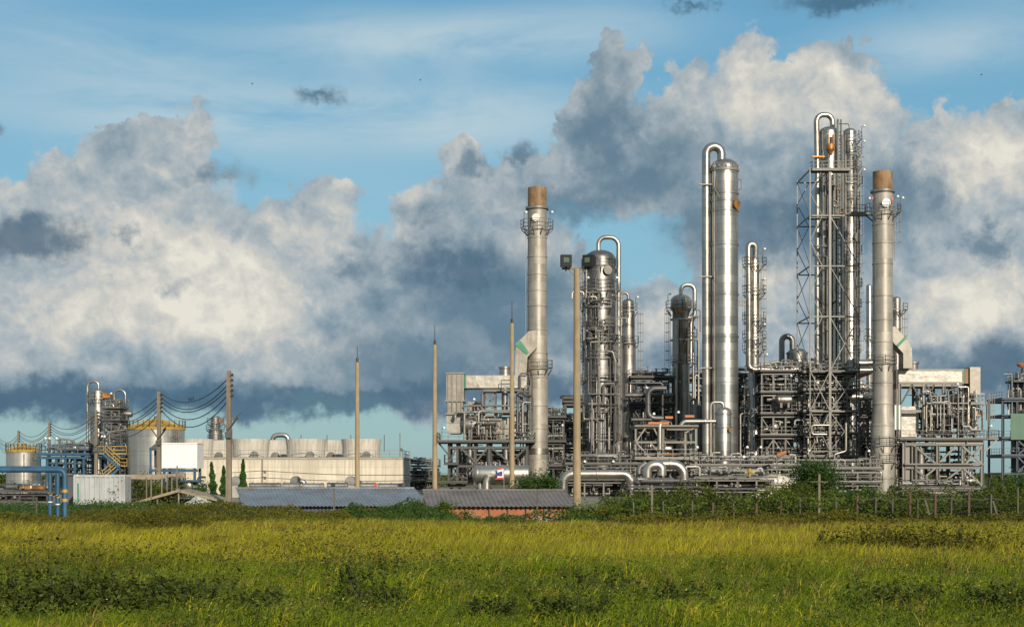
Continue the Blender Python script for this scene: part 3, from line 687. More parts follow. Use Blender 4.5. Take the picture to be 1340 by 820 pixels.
# --- the tallest bright column
Y = 200
p_, c, r = column('process_column', 'tallest plain bright silver column with a fat overhead pipe bending down its left side', 'column', 948, 36, 208, Y, 'cladding', (254, 264, 277, 321, 386, 441, 500, 545))
Zf = lambda q: PZ(q, Y)
m = MB(); m.lathe((c[0], Y, 0), [(r, Zf(226)), (r * 1.06, Zf(225)), (r * 1.06, Zf(222)), (r, Zf(221))], 36, False)
for i in range(12):
    a = 2 * PI * i / 12; m.box((c[0] + r * 1.03 * math.cos(a), Y + r * 1.03 * math.sin(a), Zf(219.5)), (0.25, 0.25, 0.3), a)
m.build('lug_ring', MAT['steel_pale'], p_)
pipe(p_, [(PX(944, Y), Y, Zf(212)), (PX(944, Y), Y, Zf(192)), (PX(924, Y), Y, Zf(192)), (PX(924, Y), Y - 0.3, Zf(560)), (PX(924, Y), Y - 0.3, Zf(640))], 0.56, 'cladding', 'overhead_pipe', 20, bend=1.0)
m = MB()
for q in (243, 363, 482): m.box2((PX(914, Y), Y - 0.9, Zf(q) - 0.05), (PX(934, Y), Y - 0.5, Zf(q) + 0.1))
m.bar((PX(930, Y), Y - 1.3, Zf(243)), (PX(940, Y), Y - 1.9, Zf(262)), 0.14); m.build('pipe_bracket', MAT['steel_pale'], p_)
nozzle(p_, c, r, -45, Zf(270), 0.45, 0.12, 'rusty_brass', name='manhole')
m = MB(); m.tube([(PX(966, Y), Y, Zf(235)), (PX(970, Y), Y, Zf(235)), (PX(970, Y), Y, Zf(248)), (PX(966, Y), Y, Zf(248))], 0.06, 6); m.build('grab_rail', MAT['steel_grey'], p_)
pipe(p_, [(PX(934, Y), Y - 1.0, Zf(214)), (PX(933, Y), Y - 1.3, Zf(244)), (PX(933, Y), Y - 1.5, Zf(600))], 0.09, 'pipe_grey', flanges=3)
# --- small bright drum in front of it
Y = 188
p_, c, r = column('separator_drum', 'short upright silver drum standing in front of the foot of the tallest column', 'vessel', 946.5, 21, 532, Y, 'cladding', (541, 559, 600))
Zf = lambda q: PZ(q, Y)
pipe(p_, [(c[0], Y, Zf(535)), (c[0], Y, Zf(526)), (PX(930, Y), Y, Zf(526)), (PX(930, Y), Y, Zf(612)), (PX(930, Y), Y, Zf(640))], 0.17, 'pipe_bright', 'overhead_pipe', 10, bend=0.5)
pipe(p_, [(c[0] - r + 0.1, Y, Zf(551)), (PX(895, Y), Y, Zf(551)), (PX(891, Y), Y, Zf(556)), (PX(891, Y), Y, Zf(600))], 0.26, 'pipe_bright', 'inlet_pipe', 12, flanges=2)
nozzle(p_, c, r, -58, Zf(563), 0.18, 0.15, 'rusty_brass')
pipe(p_, [(PX(926, Y), Y - 0.6, Zf(611)), (PX(926, Y), Y - 0.6, Zf(603)), (PX(938, Y), Y - 0.6, Zf(603))], 0.22, 'pipe_bright')
# --- slender twin column with ladder cages
Y = 208
p_, c, r = column('process_column', 'slender bright column with caged platforms and a fat pipe that turns right', 'column', 987, 13, 336, Y, 'cladding', (380, 420, 500, 520, 555, 590), w2=17, ysplit=488)
Zf = lambda q: PZ(q, Y)
pipe(p_, [(PX(988, Y), Y - 0.2, Zf(338)), (PX(988, Y), Y - 0.4, Zf(320)), (PX(978.5, Y), Y - 0.5, Zf(320)), (PX(978.5, Y), Y - 0.9, Zf(400)), (PX(978.5, Y), Y - 0.9, Zf(484)), (PX(1043, Y), Y - 0.9, Zf(484))], 0.42, 'cladding', 'overhead_pipe', 16, bend=0.75)
for q, a0, a1 in ((347, -200, 40), (384, -180, 40), (419, -200, 0), (427, -60, 40), (443, -200, 40), (458, -200, 40), (545, -200, 20)): ringplat(p_, c, Zf(q), r, r * 2.4, a0, a1, 'steel_grey')
ladder(p_, c, r, -20, Zf(600), Zf(349)); ladder(p_, c, r, -170, Zf(458), Zf(349))
m = MB()
for q in (395, 401): m.box2((PX(959, Y), Y - 1.4, Zf(q)), (PX(974, Y), Y - 1.1, Zf(q) + 0.2))
m.box2((PX(959, Y), Y - 1.38, Zf(401) + 0.2), (PX(961, Y), Y - 1.12, Zf(395))); m.box2((PX(966, Y), Y - 1.38, Zf(401) + 0.2), (PX(968, Y), Y - 1.12, Zf(395))); m.build('tie_bracket', MAT['steel_pale'], p_)
rnd = random.Random(11); clutter(p_, rnd, PX(968, Y), PX(998, Y), Y - 1.2, Y + 1, Zf(620), Zf(500), 9, 12, 10, 0.4)
for q in (345, 384, 443): lampmast(p_, (PX(996, Y), Y - 1, Zf(q)), 1.8)
# --- lattice tower, with its two columns standing inside
Y = 200
T = empty('lattice_tower', (PX(1087, Y), Y, 0), 'tall open lattice steel tower with cross bracing, built around two slim columns', 'steel tower')
tx = [PX(1060, Y), PX(1086, Y), PX(1124, Y)]; ty = [Y, Y + 9.0]
Zf = lambda q: PZ(q, Y)
lv = [Zf(q) for q in (636, 590, 538, 485, 414, 348, 282, 222)]
for x, w in zip(tx, (0.15, 0.32, 0.16)):
    for y in ty:
        m = MB(); m.box2((x - w / 2, y - w / 2, 0), (x + w / 2, y + w / 2, lv[-1] + 0.3 if x != tx[2] else lv[-2])); m.build('post', MAT['steel_grey'], T)
for k, z in enumerate(lv):
    m = MB(); x1 = tx[2] if k < len(lv) - 1 else PX(1112, Y)
    for y in ty: m.box2((tx[0] + 0.22, y - 0.07, z - 0.08), (x1, y + 0.07, z + 0.08))
    for x in tx[:2]: m.box2((x - 0.07, ty[0] + 0.23, z - 0.08), (x + 0.07, ty[1] - 0.23, z + 0.08))
    m.build('beam', MAT['steel_grey'], T)
for k in range(len(lv) - 1):
    a, b2 = lv[k], lv[k + 1]; mid = (a + b2) / 2
    for y in ty:
        if k >= 3:
            brace(T, (tx[0], y, mid), (tx[0] + (tx[1] - tx[0]) * 0.62, y, b2), 0.09, 'steel_grey'); brace(T, (tx[0], y, mid), (tx[0] + (tx[1] - tx[0]) * 0.62, y, a), 0.09, 'steel_grey')
        else: brace(T, (tx[0], y, a), (tx[1], y, b2), 0.11, 'steel_grey'); brace(T, (tx[0], y - 0.16, b2), (tx[1], y - 0.16, a), 0.11, 'steel_grey')
        if k < 6: brace(T, (tx[1], y, b2), (tx[2], y, a), 0.11, 'steel_grey')
        if k < 4: brace(T, (tx[1], y - 0.16, a), (tx[2], y - 0.16, b2), 0.11, 'steel_grey')
    brace(T, (tx[0], ty[0], a), (tx[0], ty[1], b2), 0.09, 'steel_grey')
flatplat(T, PX(1062, Y), PX(1112, Y), Y - 0.4, Y + 1.3, Zf(222), 'fl', 'steel_grey')
flatplat(T, PX(1060, Y), PX(1100, Y), Y + 0.3, Y + 1.6, Zf(283), '', 'steel_grey')
m = MB(); m.box2((PX(1113, Y), Y - 0.3, Zf(282)), (PX(1136, Y), Y + 0.9, Zf(279))); T2 = m.build('walkway', MAT['steel_grey'], T)
m = MB(); rails(m, [(PX(1113, Y), Y - 0.3, Zf(279)), (PX(1136, Y), Y - 0.3, Zf(279))]); m.build('railing', MAT['steel_grey'], T2)
Y = 206; Zf = lambda q: PZ(q, Y)
p_, c, r = column('process_column', 'dull silver domed column inside the lattice tower, under the highest swan neck pipe', 'column', 1084.5, 26, 166, Y, 'cladding', (215, 250, 290, 340, 400, 450))
pipe(p_, [(PX(1089, Y), Y - 0.2, Zf(170)), (PX(1089, Y), Y - 0.2, Zf(151)), (PX(1067.5, Y), Y - 0.4, Zf(151)), (PX(1067.5, Y), Y - 1.0, Zf(225)), (PX(1067.5, Y), Y - 1.0, Zf(480))], 0.36, 'cladding', 'overhead_pipe', 16, bend=1.0)
m = MB(); bx, by = PX(1083, Y), Y - r - 0.5
m.lathe((bx, by, Zf(202)), [(0.25, -0.5), (0.35, 0), (0.55, 0.25), (0.55, 0.9), (0.5, 1.0)], 20)
for dx in (-0.33, 0.33): m.cyl((bx + dx, by, Zf(194)), (bx + dx, by, Zf(180)), 0.14, n=10)
m.build('relief_valve', MAT['rusty_brass'], p_)
m = MB(); m.box2((PX(1060, Y), Y - 1.6, Zf(209)), (PX(1076, Y), Y - 1.2, Zf(207))); m.build('pipe_bracket', MAT['rusty_brass'], p_)
pipe(p_, [(PX(1081, Y), Y - r - .5, Zf(204)), (PX(1081, Y), Y - r - .5, Zf(325)), (PX(1060, Y), Y - r - .9, Zf(325)), (PX(1060, Y), Y - r - .9, Zf(338)), (PX(1078, Y), Y - r - .9, Zf(338)), (PX(1078, Y), Y - r - .9, Zf(470))], 0.11, 'pipe_bright')
for px, a, b, rr, mt in ((1093, 160, 600, 0.17, 'pipe_bright'), (1097, 160, 480, 0.1, 'pipe_grey'), (1076, 225, 480, 0.12, 'pipe_dark'), (1088, 230, 480, 0.22, 'pipe_bright'), (1082, 340, 480, 0.15, 'pipe_grey'), (1074, 225, 480, 0.16, 'pipe_bright'), (1099, 180, 480, 0.14, 'pipe_bright')):
    pipe(p_, [(PX(px, Y), Y - r - 0.35, Zf(a)), (PX(px, Y), Y - r - 0.35, Zf(b))], rr, mt, flanges=4)
for q, a0, a1, k in ((245, -180, -20, 1.35), (303, -180, 0, 1.4), (352, -180, 0, 1.4), (392, -180, 0, 1.4), (436, -180, 0, 1.4)): ringplat(p_, c, Zf(q), r, r * k, a0, a1, 'steel_grey')
ladder(p_, c, r, -60, Zf(470), Zf(226))
rnd = random.Random(21)
for i in range(16):
    q = rnd.uniform(235, 470); px = rnd.uniform(1073, 1096); L = rnd.uniform(6, 16)
    pipe(p_, [(PX(px, Y), Y - r - 0.7, Zf(q + L)), (PX(px, Y), Y - r - 0.7, Zf(q)), (PX(px + rnd.choice((-6, 6, 9)), Y), Y - r - 0.7, Zf(q)), (PX(px + 6, Y), Y - r - 0.2, Zf(q - 5))], rnd.choice((0.06, 0.08, 0.11)), rnd.choice(('pipe_bright', 'pipe_grey', 'rusty_brass', 'pipe_dark')), flanges=1)
    valve(p_, (PX(px + rnd.uniform(-5, 5), Y), Y - r - 0.6, Zf(q)), rnd.uniform(0.12, 0.25), rnd.choice(('steel_pale', 'steel_dark', 'pipe_bright')))
p_, c, r = column('process_column', 'slim bright column stacked with ring platforms, on the right inside the lattice tower', 'column', 1112, 17, 168, Y, 'cladding', (200, 230, 275, 310, 360, 400, 440), w2=20, ysplit=205)
for q, a0, a1, k in ((184, -200, 40, 1.85), (204, -200, 40, 1.7), (241, -120, 40, 1.9), (262, -200, 20, 1.6), (300, -60, 40, 1.6), (332, -60, 40, 1.8), (375, -70, 30, 1.9), (402, -70, 30, 1.8), (440, -200, 30, 1.6), (222, -180, 30, 1.75), (282, -180, 30, 1.7), (318, -180, 30, 1.7), (356, -180, 30, 1.7), (420, -180, 30, 1.7), (462, -180, 30, 1.7)): ringplat(p_, c, Zf(q), r, r * k, a0, a1, 'steel_grey')
pipe(p_, [(c[0], Y, Zf(170)), (c[0], Y, Zf(161.5)), (PX(1097, Y), Y, Zf(161.5))], 0.14, 'pipe_grey', 'overhead_pipe', 10)
ladder(p_, c, r, -20, Zf(480), Zf(186)); ladder(p_, c, r, -175, Zf(300), Zf(186), False)
nozzle(p_, c, r * 1.1, -55, Zf(312), 0.42, 0.3, 'pipe_grey', name='manhole')
for q in (184, 204, 241): lampmast(p_, (PX(1126, Y), Y - 0.8, Zf(q)), 1.7)
for px, a, b, rr, mt in ((1100, 190, 480, 0.2, 'pipe_bright'), (1104, 205, 480, 0.13, 'pipe_grey'), (1116, 205, 480, 0.1, 'pipe_bright'), (1103, 175, 480, 0.12, 'pipe_grey'), (1119, 260, 480, 0.1, 'pipe_dark'), (1107, 300, 480, 0.14, 'pipe_grey')): pipe(p_, [(PX(px, Y), Y - r - 0.3, Zf(a)), (PX(px, Y), Y - r - 0.3, Zf(b))], rr, mt, flanges=3)
# --- pipe and small column behind the right chimney
Y = 232; Zf = lambda q: PZ(q, Y)
p_, c, r = column('process_column', 'thin round headed bright column showing just left of the right chimney', 'column', 1137.5, 8, 372, Y, 'cladding', (395, 430, 460))
ringplat(p_, c, Zf(440), r, r * 2, -160, 0, 'steel_grey')
p_, c, r = column('process_column', 'small grey column with a caged platform peeping out right of the right chimney', 'column', 1173, 11, 388, Y, 'cladding_dull', (410, 430))
ringplat(p_, c, Zf(406), r, r * 2.6, -120, 40, 'steel_grey'); ladder(p_, c, r, -20, Zf(470), Zf(406)); ringplat(p_, c, Zf(454), r, r * 2.2, -120, 40, 'steel_grey')
# --- dark vessel with a short swan neck on the middle deck
Y = 224; Zf = lambda q: PZ(q, Y)
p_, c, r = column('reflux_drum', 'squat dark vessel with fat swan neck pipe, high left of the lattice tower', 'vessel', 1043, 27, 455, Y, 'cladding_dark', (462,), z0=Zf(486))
pipe(p_, [(PX(1037, Y), Y, Zf(458)), (PX(1037, Y), Y, Zf(440)), (PX(1023, Y), Y, Zf(440)), (PX(1023, Y), Y, Zf(488))], 0.42, 'cladding_dark', 'overhead_pipe', 14, bend=0.8)
# ---------------------------------------------------------------- furnaces
def boxpart(par, name, mat, *bxs):
    m = MB()
    for a in bxs: m.box2(a[0], a[1])
    return m.build(name, MAT[mat], par)
def prism(par, name, mat, outline, y0, y1):
    """a straight duct with the given side outline (x, z), y0..y1 deep"""
    m = MB(); n = len(outline); b = len(m.v)
    for y in (y0, y1): m.v.extend((x, y, z) for x, z in outline)
    m.f.append(tuple(range(n))); m.f.append(tuple(range(2 * n - 1, n - 1, -1)))
    for i in range(n): m.f.append((i, i + n, (i + 1) % n + n, (i + 1) % n))
    return m.build(name, MAT[mat], par, ang=20)
# --- left furnace
Y = 192; X = lambda q: PX(q, Y); Zf = lambda q: PZ(q, Y)
fu = empty('furnace', (X(640), Y, 0), 'steel framed furnace unit with a tall box flue, left of the left chimney', 'furnace')
D0, D1 = Y, Y + 5.0
posts(fu, [X(588), X(599), X(622), X(641), X(668), X(690)], [Y - 0.6, Y + 6], 0, Zf(579), 0.36, 'steel_dark')
flatplat(fu, X(573), X(700), Y - 1.6, Y + 7, Zf(577), 'flr', 'steel_dark', 'steel_grey')
beams(fu, [X(588), X(690)], [Y - 0.6, Y + 6], [Zf(584), Zf(608), Zf(634)], 0.3, 'steel_dark')
for a, b2 in (((574, 579), (588, 596)), ((599, 582), (588, 606)), ((599, 582), (622, 604)), ((588, 606), (610, 632)), ((641, 582), (622, 606)), ((641, 584), (668, 606)), ((690, 584), (668, 606)), ((599, 610), (588, 634))):
    brace(fu, (X(a[0]), Y - 0.65, Zf(a[1])), (X(b2[0]), Y - 0.65, Zf(b2[1])), 0.2, 'steel_dark')
flatplat(fu, X(582), X(600), Y - 1.6, Y + 1, Zf(606), 'fl', 'steel_dark'); flatplat(fu, X(574), X(612), Y - 1.6, Y + 2, Zf(630), 'fl', 'steel_dark')
boxpart(fu, 'flue_box', 'duct_plate', ((X(584), D0, Zf(524)), (X(607), D1, Zf(487.5))))
m = MB()
for q in (524, 541, 488): m.box2((X(583), D0 - 0.12, Zf(q + 1.3)), (X(608), D1 + 0.1, Zf(q - 1.0)))
for k in (586, 592, 598, 604): m.box2((X(k) - 0.06, D0 - 0.10, Zf(540)), (X(k) + 0.06, D0 - 0.002, Zf(490)))
m.build('flue_flange', MAT['steel_pale'], fu)
boxpart(fu, 'flue_throat', 'duct_plate', ((X(585), D0 + 0.1, Zf(541)), (X(606), D1 - 0.1, Zf(525.5))))
prism(fu, 'flue_hopper', 'cladding_dull', [(X(584.5), Zf(560)), (X(588), Zf(567)), (X(602), Zf(567)), (X(606), Zf(562)), (X(607), Zf(542)), (X(584), Zf(542))], D0 + 0.2, D1 - 0.2)
boxpart(fu, 'quilted_duct', 'duct_quilt', ((X(607.3), D0 + 0.4, Zf(507)), (X(689), D1 - 0.4, Zf(490.5))))
boxpart(fu, 'green_band', 'green_paint', ((X(607.6), D0 + 0.33, Zf(507.6)), (X(610), D1 - 0.33, Zf(490))))
prism(fu, 'inclined_duct', 'duct_plate', [(X(674), Zf(489.5)), (X(689), Zf(489.5)), (X(690.5), Zf(465)), (X(703), Zf(452)), (X(703), Zf(429)), (X(692), Zf(431)), (X(675), Zf(448))], D0 + 2.4, D1 + 3.6)
prism(fu, 'green_band', 'green_paint', [(X(674.3), Zf(449.5)), (X(681), Zf(443)), (X(692.5), Zf(459)), (X(690), Zf(462))], D0 + 2.3, D1 + 3.7)
boxpart(fu, 'duct_foot', 'duct_plate', ((X(673), D0 + 1.5, Zf(508)), (X(690), D1 + 2, Zf(489.6))))
m = MB(); m.lathe((X(660.5), Y + 1.2, 0), [(0.66, Zf(509)), (0.66, Zf(482)), (0.8, Zf(481)), (0.8, Zf(479)), (0.5, Zf(478.5))], 24); m.build('stub_stack', MAT['cladding'], fu)
pipe(fu, [(X(660.5), Y + 1.2, Zf(509)), (X(660.5), Y + 1.2, Zf(540))], 0.4, 'pipe_grey', n=12)
posts(fu, [X(633), X(648), X(683)], [Y - 0.2, Y + 4], Zf(577), Zf(509), 0.26, 'steel_grey')
beams(fu, [X(631), X(690)], [Y - 0.2, Y + 4], [Zf(509), Zf(536)], 0.26, 'steel_grey')
for a, b2 in (((633, 511), (648, 535)), ((648, 511), (636, 535)), ((683, 511), (671, 535)), ((671, 511), (683, 535))): brace(fu, (X(a[0]), Y - 0.3, Zf(a[1])), (X(b2[0]), Y - 0.3, Zf(b2[1])), 0.16, 'steel_grey')
pipe(fu, [(X(596), Y - 0.8, Zf(548)), (X(596), Y - 0.8, Zf(539.5)), (X(670), Y - 0.8, Zf(539.5))], 0.17, 'pipe_bright', flanges=2); pipe(fu, [(X(607), Y - 0.5, Zf(531)), (X(668), Y - 0.5, Zf(531)), (X(668), Y - 0.5, Zf(520))], 0.13, 'pipe_grey', flanges=2)
pipe(fu, [(X(608), Y - 1.0, Zf(576)), (X(608), Y - 1.0, Zf(541))], 0.13, 'pipe_bright'); pipe(fu, [(X(631), Y - 0.7, Zf(530)), (X(631), Y - 0.7, Zf(512)), (X(650), Y - 0.7, Zf(512))], 0.15, 'pipe_grey')
hdrum(fu, (X(607), Y + 0.7, Zf(555.5)), (X(645), Y + 0.7, Zf(555.5)), 1.13, 'cladding', 'burner_drum', zg=Zf(576)); boxpart(fu, 'casing', 'duct_plate', ((X(609), Y + 3, Zf(575)), (X(645.5), Y + 5, Zf(541)))); boxpart(fu, 'casing', 'duct_plate', ((X(612), Y + 2.6, Zf(538)), (X(630), Y + 4.6, Zf(524)))); boxpart(fu, 'lower_casing', 'cladding_dark', ((X(602), Y + 3, Zf(632)), (X(688), Y + 5.5, Zf(590))))
boxpart(fu, 'convection_box', 'duct_quilt', ((X(671), Y + 1, Zf(570)), (X(693), Y + 6, Zf(536.5)))); boxpart(fu, 'green_band', 'green_paint', ((X(693.1), Y + 0.9, Zf(566)), (X(697), Y + 6, Zf(536.6))))
boxpart(fu, 'burner_panel', 'duct_plate', ((X(646), Y + 1, Zf(574)), (X(670.5), Y + 5, Zf(546)))); boxpart(fu, 'green_band', 'green_paint', ((X(658), Y + 0.94, Zf(572)), (X(660), Y + 1.1, Zf(550))))
rnd = random.Random(3)
clutter(fu, rnd, X(612), X(668), Y - 1.2, Y - 0.3, Zf(576), Zf(545), 4, 8, 12, 0.2); clutter(fu, rnd, X(610), X(690), Y + 1, Y + 5, Zf(576), Zf(540), 10, 12, 6, 0.4, ndrum=1); clutter(fu, rnd, X(602), X(690), Y, Y + 3, Zf(632), Zf(582), 18, 22, 10, 0.3, ndrum=2); clutter(fu, rnd, X(668), X(698), Y - 1.2, Y, Zf(576), Zf(505), 5, 10, 6, 0.4)
for q in (615, 640, 662): pipe(fu, [(X(q), Y - 0.2, Zf(605)), (X(q), Y - 0.2, Zf(578))], 0.35, 'pipe_grey', n=12)
lampmast(fu, (X(579), Y - 1.4, Zf(577)), 1.6); lampmast(fu, (X(618), Y - 1.4, Zf(540)), 1.6)
# --- drum and flag in front
Y = 180; X = lambda q: PX(q, Y); Zf = lambda q: PZ(q, Y)
dr = empty('storage_drum', (X(655), Y, 0), 'long horizontal silver drum on saddles under the left furnace, behind the striped flag', 'vessel')
hdrum(dr, (X(624), Y, Zf(620)), (X(690), Y, Zf(620)), 1.08, 'cladding', 'shell', zg=0)
rnd = random.Random(4)
for q in (636, 642, 648, 654, 664, 672, 680): pipe(dr, [(X(q), Y, Zf(609.5)), (X(q), Y, Zf(604))], rnd.choice((0.1, 0.14, 0.2)), rnd.choice(('pipe_bright', 'pipe_grey')), 'nozzle', flanges=1)
pipe(dr, [(X(637), Y - 1.4, 0), (X(637), Y - 1.4, Zf(630)), (X(640), Y - 1.4, Zf(622))], 0.42, 'pipe_bright', n=14)
pipe(dr, [(X(628), Y - 1.2, Zf(632)), (X(628), Y - 1.2, Zf(641))], 0.2, 'pipe_grey')
fl = empty('flag', (X(656), Y - 1.6, Zf(632)), 'small red, white and violet striped flag hanging in front of the long silver drum', 'flag')
m = MB(); m.cyl((X(659.5), Y - 1.6, Zf(640)), (X(659.5), Y - 1.6, Zf(610)), 0.05, n=6); m.build('pole', MAT['steel_pale'], fl)
def flagpoly(name, mat, pts, dy):
    m = MB(); n = len(pts); m.v.extend((X(a), Y - 1.62 - dy, Zf(b2)) for a, b2 in pts); m.v.extend((X(a), Y - 1.60 - dy, Zf(b2)) for a, b2 in pts)
    m.f.append(tuple(range(n))); m.f.append(tuple(range(2 * n - 1, n - 1, -1)))
    for i in range(n): m.f.append((i, i + n, (i + 1) % n + n, (i + 1) % n))
    return m.build(name, MAT[mat], fl)
flagpoly('cloth', 'white_paint', [(651, 615), (659, 611), (659, 626), (651, 624.5)], 0); flagpoly('stripe', 'red_paint', [(650.4, 613), (659, 611), (659, 613), (651, 615)], 0.02)
flagpoly('stripe', 'red_paint', [(651, 624.5), (659, 624), (658.6, 626.4), (647, 626.5)], 0.02); flagpoly('stripe', 'violet_blue', [(650.5, 618), (657.5, 616), (657.5, 622.5), (649, 622.5)], 0.02)
# --- right furnace
Y = 196; X = lambda q: PX(q, Y); Zf = lambda q: PZ(q, Y)
fu = empty('furnace', (X(1235), Y, 0), 'steel framed furnace unit with long quilted silver duct, right of the right chimney', 'furnace')
posts(fu, [X(1181), X(1193), X(1225), X(1258), X(1283)], [Y - 0.6, Y + 6], 0, Zf(578), 0.42, 'steel_grey')
flatplat(fu, X(1173), X(1287), Y - 1.4, Y + 7, Zf(574), 'fr', 'steel_dark', 'steel_grey'); flatplat(fu, X(1286), X(1304), Y - 0.8, Y + 3, Zf(573), 'fr', 'steel_grey')
brace(fu, (X(1302), Y - 0.7, Zf(575)), (X(1284), Y - 0.6, Zf(594)), 0.16, 'steel_pale')
beams(fu, [X(1181), X(1283)], [Y - 0.6, Y + 6], [Zf(579), Zf(609), Zf(636)], 0.4, 'steel_grey')
boxpart(fu, 'girder', 'steel_pale', ((X(1222), Y - 0.86, Zf(581)), (X(1284), Y - 0.82, Zf(574.5))))
for a, b2 in (((1193, 582), (1222, 606)), ((1228, 604), (1248, 584)), ((1258, 584), (1282, 606)), ((1282, 584), (1262, 606)), ((1228, 634), (1256, 612)), ((1258, 612), (1282, 634)), ((1193, 612), (1222, 634)), ((1222, 612), (1196, 634))): brace(fu, (X(a[0]), Y - 0.7, Zf(a[1])), (X(b2[0]), Y - 0.7, Zf(b2[1])), 0.24, 'steel_grey')
boxpart(fu, 'quilted_duct', 'duct_quilt', ((X(1177), Y + 0.4, Zf(501)), (X(1260.5), Y + 4.6, Zf(482.5))))
m = MB()
for q in (483.5, 500): m.box2((X(1177), Y + 0.3, Zf(q + 1)), (X(1262), Y + 0.37, Zf(q - 1)))
m.build('duct_rib', MAT['steel_pale'], fu)
boxpart(fu, 'green_band', 'green_paint', ((X(1260.8), Y + 0.32, Zf(501.5)), (X(1263), Y + 4.7, Zf(482)))); boxpart(fu, 'brown_band', 'stack_rust', ((X(1263.3), Y + 0.34, Zf(501.3)), (X(1269), Y + 4.7, Zf(482.2))))
boxpart(fu, 'flue_box', 'duct_plate', ((X(1269.3), Y, Zf(516)), (X(1283), Y + 5, Zf(480)))); boxpart(fu, 'flue_throat', 'cladding_dull', ((X(1256), Y + 0.6, Zf(536)), (X(1280), Y + 4.6, Zf(516.3))))
m = MB(); m.lathe((X(1200), Y + 2, 0), [(0.68, Zf(482.4)), (0.68, Zf(475)), (0.82, Zf(474)), (0.82, Zf(472)), (0.3, Zf(471))], 24); m.build('stub_stack', MAT['cladding_dull'], fu)
prism(fu, 'inclined_duct', 'stack_steel', [(X(1179), Zf(482.3)), (X(1191), Zf(482.3)), (X(1190), Zf(457)), (X(1185), Zf(447)), (X(1168), Zf(428)), (X(1158), Zf(430)), (X(1158), Zf(446)), (X(1165), Zf(448)), (X(1179), Zf(463))], Y - 1.2, Y + 1.2)
prism(fu, 'green_band', 'green_paint', [(X(1169.5), Zf(452.5)), (X(1181), Zf(441)), (X(1183.5), Zf(443.6)), (X(1172), Zf(455.2))], Y - 1.27, Y + 1.27)
posts(fu, [X(1177), X(1209), X(1235), X(1258)], [Y, Y + 5], Zf(574), Zf(501.5), 0.4, 'steel_grey'); beams(fu, [X(1177), X(1258)], [Y, Y + 5], [Zf(502), Zf(536)], 0.34, 'steel_grey')
for a, b2 in (((1193, 503), (1179, 528)), ((1193, 503), (1207, 528)), ((1222, 503), (1211, 528)), ((1211, 503), (1234, 530)), ((1246, 503), (1238, 528))): brace(fu, (X(a[0]), Y - 0.15, Zf(a[1])), (X(b2[0]), Y - 0.15, Zf(b2[1])), 0.2, 'steel_dark')
boxpart(fu, 'convection_box', 'duct_quilt', ((X(1181), Y + 1, Zf(571)), (X(1205), Y + 5.5, Zf(531)))); boxpart(fu, 'green_band', 'green_paint', ((X(1172.5), Y - 0.5, Zf(562)), (X(1174.5), Y + 5, Zf(530)))); boxpart(fu, 'white_band', 'white_paint', ((X(1169.5), Y - 0.5, Zf(562)), (X(1172.2), Y + 5, Zf(530)))); boxpart(fu, 'white_band', 'white_paint', ((X(1174.8), Y - 0.5, Zf(562)), (X(1177), Y + 5, Zf(530))))
hdrum(fu, (X(1238), Y + 1.5, Zf(548)), (X(1266), Y + 1.5, Zf(548)), 1.15, 'cladding_dull', 'burner_drum', zg=Zf(573)); hdrum(fu, (X(1210), Y + 1.5, Zf(541)), (X(1230), Y + 1.5, Zf(541)), 0.9, 'cladding', 'burner_drum', zg=Zf(573))
rnd = random.Random(6)
clutter(fu, rnd, X(1206), X(1284), Y - 1.1, Y - 0.3, Zf(573), Zf(520), 18, 24, 22, 0.3); clutter(fu, rnd, X(1206), X(1258), Y + 2, Y + 5, Zf(573), Zf(506), 12, 16, 8, 0.4, ndrum=2); clutter(fu, rnd, X(1262), X(1284), Y - 1.1, Y, Zf(573), Zf(516), 6, 9, 8, 0.3); clutter(fu, rnd, X(1182), X(1283), Y, Y + 5, Zf(634), Zf(582), 20, 24, 16, 0.4, ndrum=3)
flatplat(fu, X(1266), X(1285), Y - 1.4, Y, Zf(528), 'flr', 'steel_grey'); flatplat(fu, X(1181), X(1283), Y - 1.2, Y + 6, Zf(606), '', 'steel_grey'); ladder(fu, (X(1288), Y - 0.8), 0.1, 0, Zf(573), Zf(515), True)
boxpart(fu, 'steel_panel', 'steel_pale', ((X(1183), Y - 0.4, Zf(634)), (X(1193), Y - 0.36, Zf(582)))); pipe(fu, [(X(1196), Y - 0.9, Zf(640)), (X(1196), Y - 0.9, Zf(584))], 0.2, 'pipe_bright'); pipe(fu, [(X(1204), Y - 0.2, Zf(630)), (X(1204), Y - 0.2, Zf(586))], 0.5, 'cladding_dull', 'side_vessel', 14)
lampmast(fu, (X(1246), Y - 1.2, Zf(520)), 1.6); lampmast(fu, (X(1291), Y - 0.7, Zf(573)), 1.5)
# ---------------------------------------------------------------- racks between the columns
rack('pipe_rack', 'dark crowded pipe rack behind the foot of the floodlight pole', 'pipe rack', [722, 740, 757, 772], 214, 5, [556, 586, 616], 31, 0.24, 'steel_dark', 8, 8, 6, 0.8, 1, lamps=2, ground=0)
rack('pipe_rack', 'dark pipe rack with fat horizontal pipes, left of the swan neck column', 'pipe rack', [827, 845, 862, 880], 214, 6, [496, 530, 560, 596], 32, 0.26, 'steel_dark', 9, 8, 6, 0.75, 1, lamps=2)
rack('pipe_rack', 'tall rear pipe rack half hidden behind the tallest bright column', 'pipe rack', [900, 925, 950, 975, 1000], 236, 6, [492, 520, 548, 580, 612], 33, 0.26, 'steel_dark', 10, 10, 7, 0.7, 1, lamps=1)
rack('pipe_rack', 'packed multi deck pipe rack between the slender bright column and the lattice tower', 'pipe rack', [997, 1012, 1028, 1046], 203.5, 7, [488, 516, 544, 572, 600, 625], 34, 0.24, 'steel_grey', 10, 9, 14, 0.1, 2, lamps=3)
